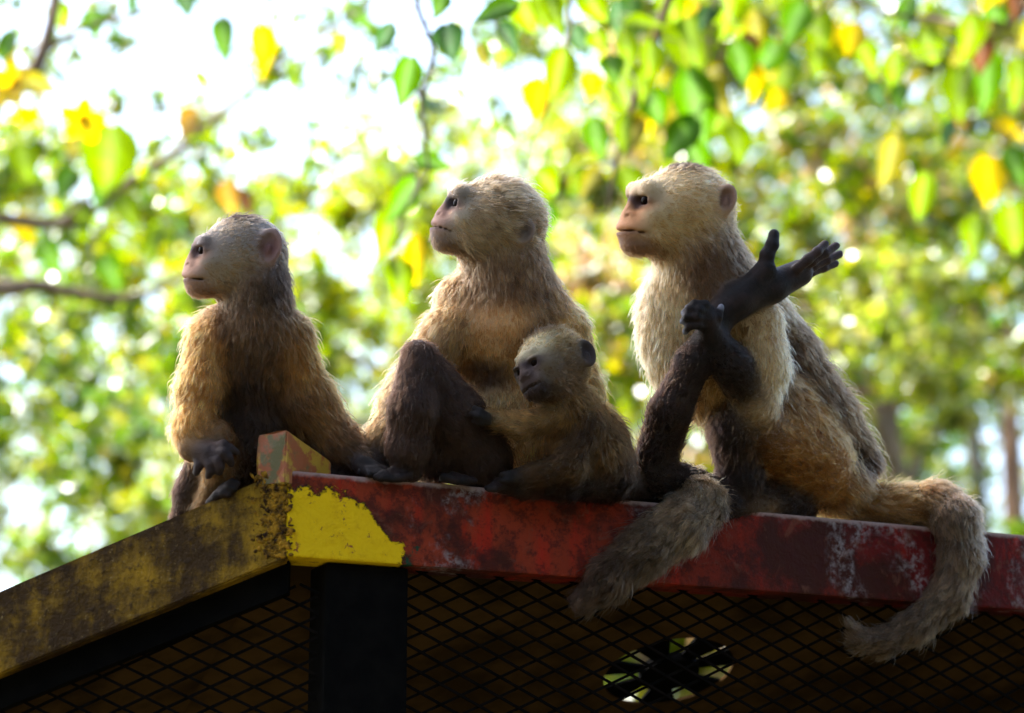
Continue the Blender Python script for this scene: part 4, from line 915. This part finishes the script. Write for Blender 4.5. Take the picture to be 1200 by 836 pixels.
# ---- mother
ORG = (0.74, 0.46, 0.21); LEG = (0.042, 0.027, 0.024)
b = Body(590); b.tag = 'torso'
b.ell((585, 350, 92), (78, 40, 46), (0.50, 0.33, 0.18), L=13, k=24)
b.ell((593, 395, 92), (86, 72, 52), ORG, L=11, comb=(0, -1, 0.0))
b.ell((610, 495, 92), (74, 100, 52), (0.55, 0.36, 0.18), L=13, ang=12)
b.limb([(598, 365, 85, 64), (590, 300, 70, 50)], (0.20, 0.14, 0.10), L=13, flip=-1)
b.tag = 'limb'
b.limb([(524, 392, 84, 30), (478, 470, 92, 26), (446, 525, 70, 20), (438, 546, 40, 13)], [(0.40, 0.26, 0.14), (0.34, 0.22, 0.12), DKB], L=[16, 15, 8], k=26)
b.digits([[(440, 548, 36), (430, 550, 24), (422, 553, 14)], [(446, 549, 34), (438, 552, 20), (430, 555, 10)], [(452, 550, 34), (446, 554, 20), (440, 557, 10)]], DK, 6, 4.5)
b.limb([(656, 392, 72, 34), (676, 465, 60, 26), (690, 540, 48, 22)], [ORG, (0.36, 0.22, 0.10)], L=16, k=26)
b.limb([(490, 419, 6, 20), (484, 480, -4, 27), (478, 525, 0, 23), (480, 550, 6, 14)], LEG, L=10, k=10)
b.limb([(496, 422, 12, 20), (532, 488, 22, 36), (562, 540, 30, 38)], LEG, L=10, k=6)
b.ell((512, 530, 36), (44, 36, 22), LEG, L=10, k=8)
b.limb([(482, 552, 6, 13), (460, 556, -2, 9)], DK, L=3, k=6)
b.digits([[(462, 555, -2), (450, 556, -6), (440, 559, -6)], [(466, 557, -6), (455, 559, -10), (446, 561, -10)], [(478, 557, -8), (468, 560, -14), (459, 562, -13)], [(520, 560, -6), (534, 563, -12), (546, 565, -12)], [(530, 558, -4), (544, 562, -10), (556, 564, -10)]], DK, 6, 4.5)
b.limb([(690, 578, 80, 24), (755, 582, 66, 25), (800, 580, 34, 27), (820, 592, -12, 27), (798, 616, -38, 27), (754, 646, -40, 26), (714, 678, -40, 21), (688, 702, -40, 11)],
       [(0.20, 0.165, 0.13), (0.22, 0.185, 0.15), (0.23, 0.195, 0.155), (0.22, 0.185, 0.15), (0.15, 0.125, 0.10), (0.09, 0.07, 0.058), (0.06, 0.045, 0.038)], L=19, lift=0.55)
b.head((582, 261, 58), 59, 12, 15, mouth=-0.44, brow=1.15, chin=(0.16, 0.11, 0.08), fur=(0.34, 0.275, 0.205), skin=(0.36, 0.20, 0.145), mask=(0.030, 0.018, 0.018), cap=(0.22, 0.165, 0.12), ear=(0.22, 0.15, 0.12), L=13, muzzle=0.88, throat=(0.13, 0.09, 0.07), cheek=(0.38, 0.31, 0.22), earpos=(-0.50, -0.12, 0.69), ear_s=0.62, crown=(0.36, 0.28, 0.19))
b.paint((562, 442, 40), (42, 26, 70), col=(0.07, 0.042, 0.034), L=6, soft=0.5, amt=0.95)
b.paint((536, 425, 40), (18, 18, 70), col=(0.14, 0.09, 0.07), soft=0.6, amt=0.8)
b.paint((585, 385, 20), (50, 28, 60), col=(0.70, 0.42, 0.23), L=6, soft=0.7, amt=0.9)
b.paint((575, 480, 40), (40, 20, 70), col=(0.45, 0.32, 0.18), soft=0.6)
b.paint((590, 335, 50), (70, 18, 90), col=(0.20, 0.13, 0.09), soft=0.7, amt=0.7)
b.build('capuchin_monkey', 'grey-headed mother monkey with orange-tan chest cradling an infant on the red beam', 'monkey', (600, 572, 60), n_fur=120000, group='monkeys on the cage roof', seed=5)

# ---- infant in front of her
BB = (0.15, 0.095, 0.05)
b = Body(660); b.tag = 'torso'
b.limb([(668, 478, -6, 32), (690, 520, -2, 42), (706, 546, 2, 36)], [(0.15, 0.09, 0.034), (0.036, 0.024, 0.016)], L=13, k=18)
b.limb([(655, 462, -12, 26), (668, 480, -8, 30)], (0.17, 0.105, 0.045), L=12)
b.limb([(652, 486, -24, 16), (612, 500, -24, 13), (574, 490, -16, 10)], [(0.22, 0.155, 0.08), (0.26, 0.185, 0.10)], L=[13, 11])
b.digits([[(572, 488, -28), (562, 482, -30), (556, 478, -26)], [(571, 491, -30), (560, 488, -33), (552, 485, -28)], [(572, 495, -28), (562, 495, -30), (555, 494, -26)]], DK, 4.5, 3.4)
b.limb([(690, 500, -34, 20), (668, 545, -42, 18), (632, 556, -40, 13), (604, 560, -32, 10)], [(0.05, 0.032, 0.017), (0.08, 0.05, 0.024), (0.045, 0.03, 0.018)], L=10)
b.limb([(712, 556, -4, 32), (660, 566, -22, 18), (615, 568, -22, 13), (585, 568, -18, 9)], [(0.045, 0.032, 0.028), DKB, DKB], L=12)
b.limb([(725, 562, 6, 22), (765, 572, 22, 12), (790, 576, 30, 9)], DKB, L=12)
b.digits([[(588, 568, -20), (578, 570, -22), (570, 572, -20)], [(590, 571, -24), (581, 573, -26), (573, 574, -24)], [(604, 562, -36), (595, 563, -38), (587, 564, -36)], [(605, 558, -34), (596, 556, -36), (588, 556, -34)]], DK, 4.5, 3.4)
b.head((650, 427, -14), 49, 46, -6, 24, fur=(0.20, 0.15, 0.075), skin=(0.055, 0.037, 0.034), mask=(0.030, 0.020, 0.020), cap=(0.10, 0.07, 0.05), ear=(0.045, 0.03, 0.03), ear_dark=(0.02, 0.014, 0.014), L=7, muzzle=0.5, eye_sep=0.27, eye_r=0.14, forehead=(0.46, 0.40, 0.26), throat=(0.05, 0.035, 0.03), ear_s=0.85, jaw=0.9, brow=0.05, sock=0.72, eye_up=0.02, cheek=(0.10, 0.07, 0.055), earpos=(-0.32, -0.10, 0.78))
b.paint((735, 545, 10), (25, 45, 60), col=(0.085, 0.058, 0.045), soft=0.6)
b.paint((690, 575, 0), (80, 18, 60), col=(0.03, 0.022, 0.02), soft=0.6)
b.build('capuchin_monkey', 'infant monkey with dark face leaning against the mother monkey on the beam', 'monkey', (680, 580, 20), h=0.0017, n_fur=60000, group='monkeys on the cage roof', seed=9)

# ---- young monkey on the left, behind the corner
GB = (0.44, 0.235, 0.08); GD = (0.22, 0.13, 0.06)
b = Body(290); b.tag = 'torso'
b.ell((292, 388, 88), (70, 36, 44), GD, L=15, k=24)
b.ell((290, 432, 92), (58, 66, 46), GD, L=14)
b.ell((288, 515, 95), (58, 76, 46), (0.035, 0.024, 0.02), L=14)
b.limb([(345, 470, 105, 42), (372, 515, 115, 34)], (0.16, 0.10, 0.06), L=16)
b.limb([(300, 400, 88, 48), (300, 330, 78, 40)], (0.11, 0.08, 0.062), L=12, flip=-1)
b.tag = 'limb'
b.limb([(244, 404, 62, 26), (233, 455, 40, 22), (227, 505, 20, 20), (226, 524, 6, 15)], [GB, (0.48, 0.255, 0.085), (0.46, 0.25, 0.085)], L=[15, 14, 10], k=22)
b.limb([(225, 526, 2, 15), (246, 531, -10, 14)], (0.028, 0.019, 0.019), L=2, k=6, dens=0.3)
b.digits([[(250, 524, -14), (262, 521, -20), (270, 526, -18), (277, 530, -14)], [(251, 530, -18), (262, 530, -25), (268, 537, -24), (271, 544, -20)], [(247, 536, -18), (255, 540, -24), (258, 547, -24), (257, 554, -20)], [(240, 538, -16), (246, 545, -20), (247, 552, -20), (244, 558, -17)], [(232, 536, -10), (233, 546, -14), (230, 554, -14)]], (0.028, 0.019, 0.019), 6.2, 4.6, dens=0.05)
b.limb([(275, 560, 70, 34), (250, 518, 22, 24), (255, 555, 24, 14), (236, 600, 30, 12)], [(0.08, 0.055, 0.04), (0.30, 0.18, 0.085), (0.24, 0.15, 0.075)], L=10)
b.limb([(240, 540, 50, 22), (222, 575, 46, 16), (212, 612, 46, 13)], DKB, L=9)
b.digits([[(256, 580, 10), (264, 571, 2), (272, 566, -6), (278, 567, -8)], [(252, 584, 8), (260, 575, -2), (268, 571, -8), (275, 573, -10)], [(246, 590, 6), (254, 581, -4), (262, 578, -8), (268, 580, -10)]], DK, 6, 4.6)
b.limb([(338, 408, 92, 30), (362, 475, 92, 25), (396, 518, 74, 22), (426, 543, 42, 14)], [GB, (0.27, 0.155, 0.07), (0.085, 0.058, 0.045)], L=[16, 15, 11], k=24)
b.limb([(340, 545, 95, 34), (398, 560, 72, 18), (425, 562, 60, 12)], DKB, L=10)
b.limb([(425, 545, 30, 13), (438, 550, 20, 10)], DK, L=3, k=5)
b.digits([[(434, 549, 20), (442, 551, 8), (450, 555, -2)], [(430, 550, 18), (436, 552, 6), (442, 556, -4)], [(425, 550, 18), (429, 552, 6), (433, 556, -4)], [(438, 549, 24), (448, 550, 14), (457, 554, 4)]], DK, 6, 4.6)
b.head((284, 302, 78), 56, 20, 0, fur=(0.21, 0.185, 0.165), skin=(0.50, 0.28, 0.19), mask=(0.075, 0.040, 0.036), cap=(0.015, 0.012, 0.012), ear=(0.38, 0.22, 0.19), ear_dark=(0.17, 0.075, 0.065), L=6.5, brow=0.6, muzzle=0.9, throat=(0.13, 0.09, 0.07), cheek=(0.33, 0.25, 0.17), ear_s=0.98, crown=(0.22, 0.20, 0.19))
b.paint((328, 325, 80), (18, 36, 60), col=(0.04, 0.032, 0.034), soft=0.5)
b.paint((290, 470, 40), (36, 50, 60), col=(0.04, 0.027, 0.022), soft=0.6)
b.paint((275, 385, 30), (60, 18, 70), col=(0.15, 0.10, 0.065), soft=0.7, amt=0.7)
b.build('capuchin_monkey', 'young golden-brown monkey with big bare ear sitting behind the roof corner', 'monkey', (290, 590, 60), n_fur=90000, group='monkeys on the cage roof', seed=11)
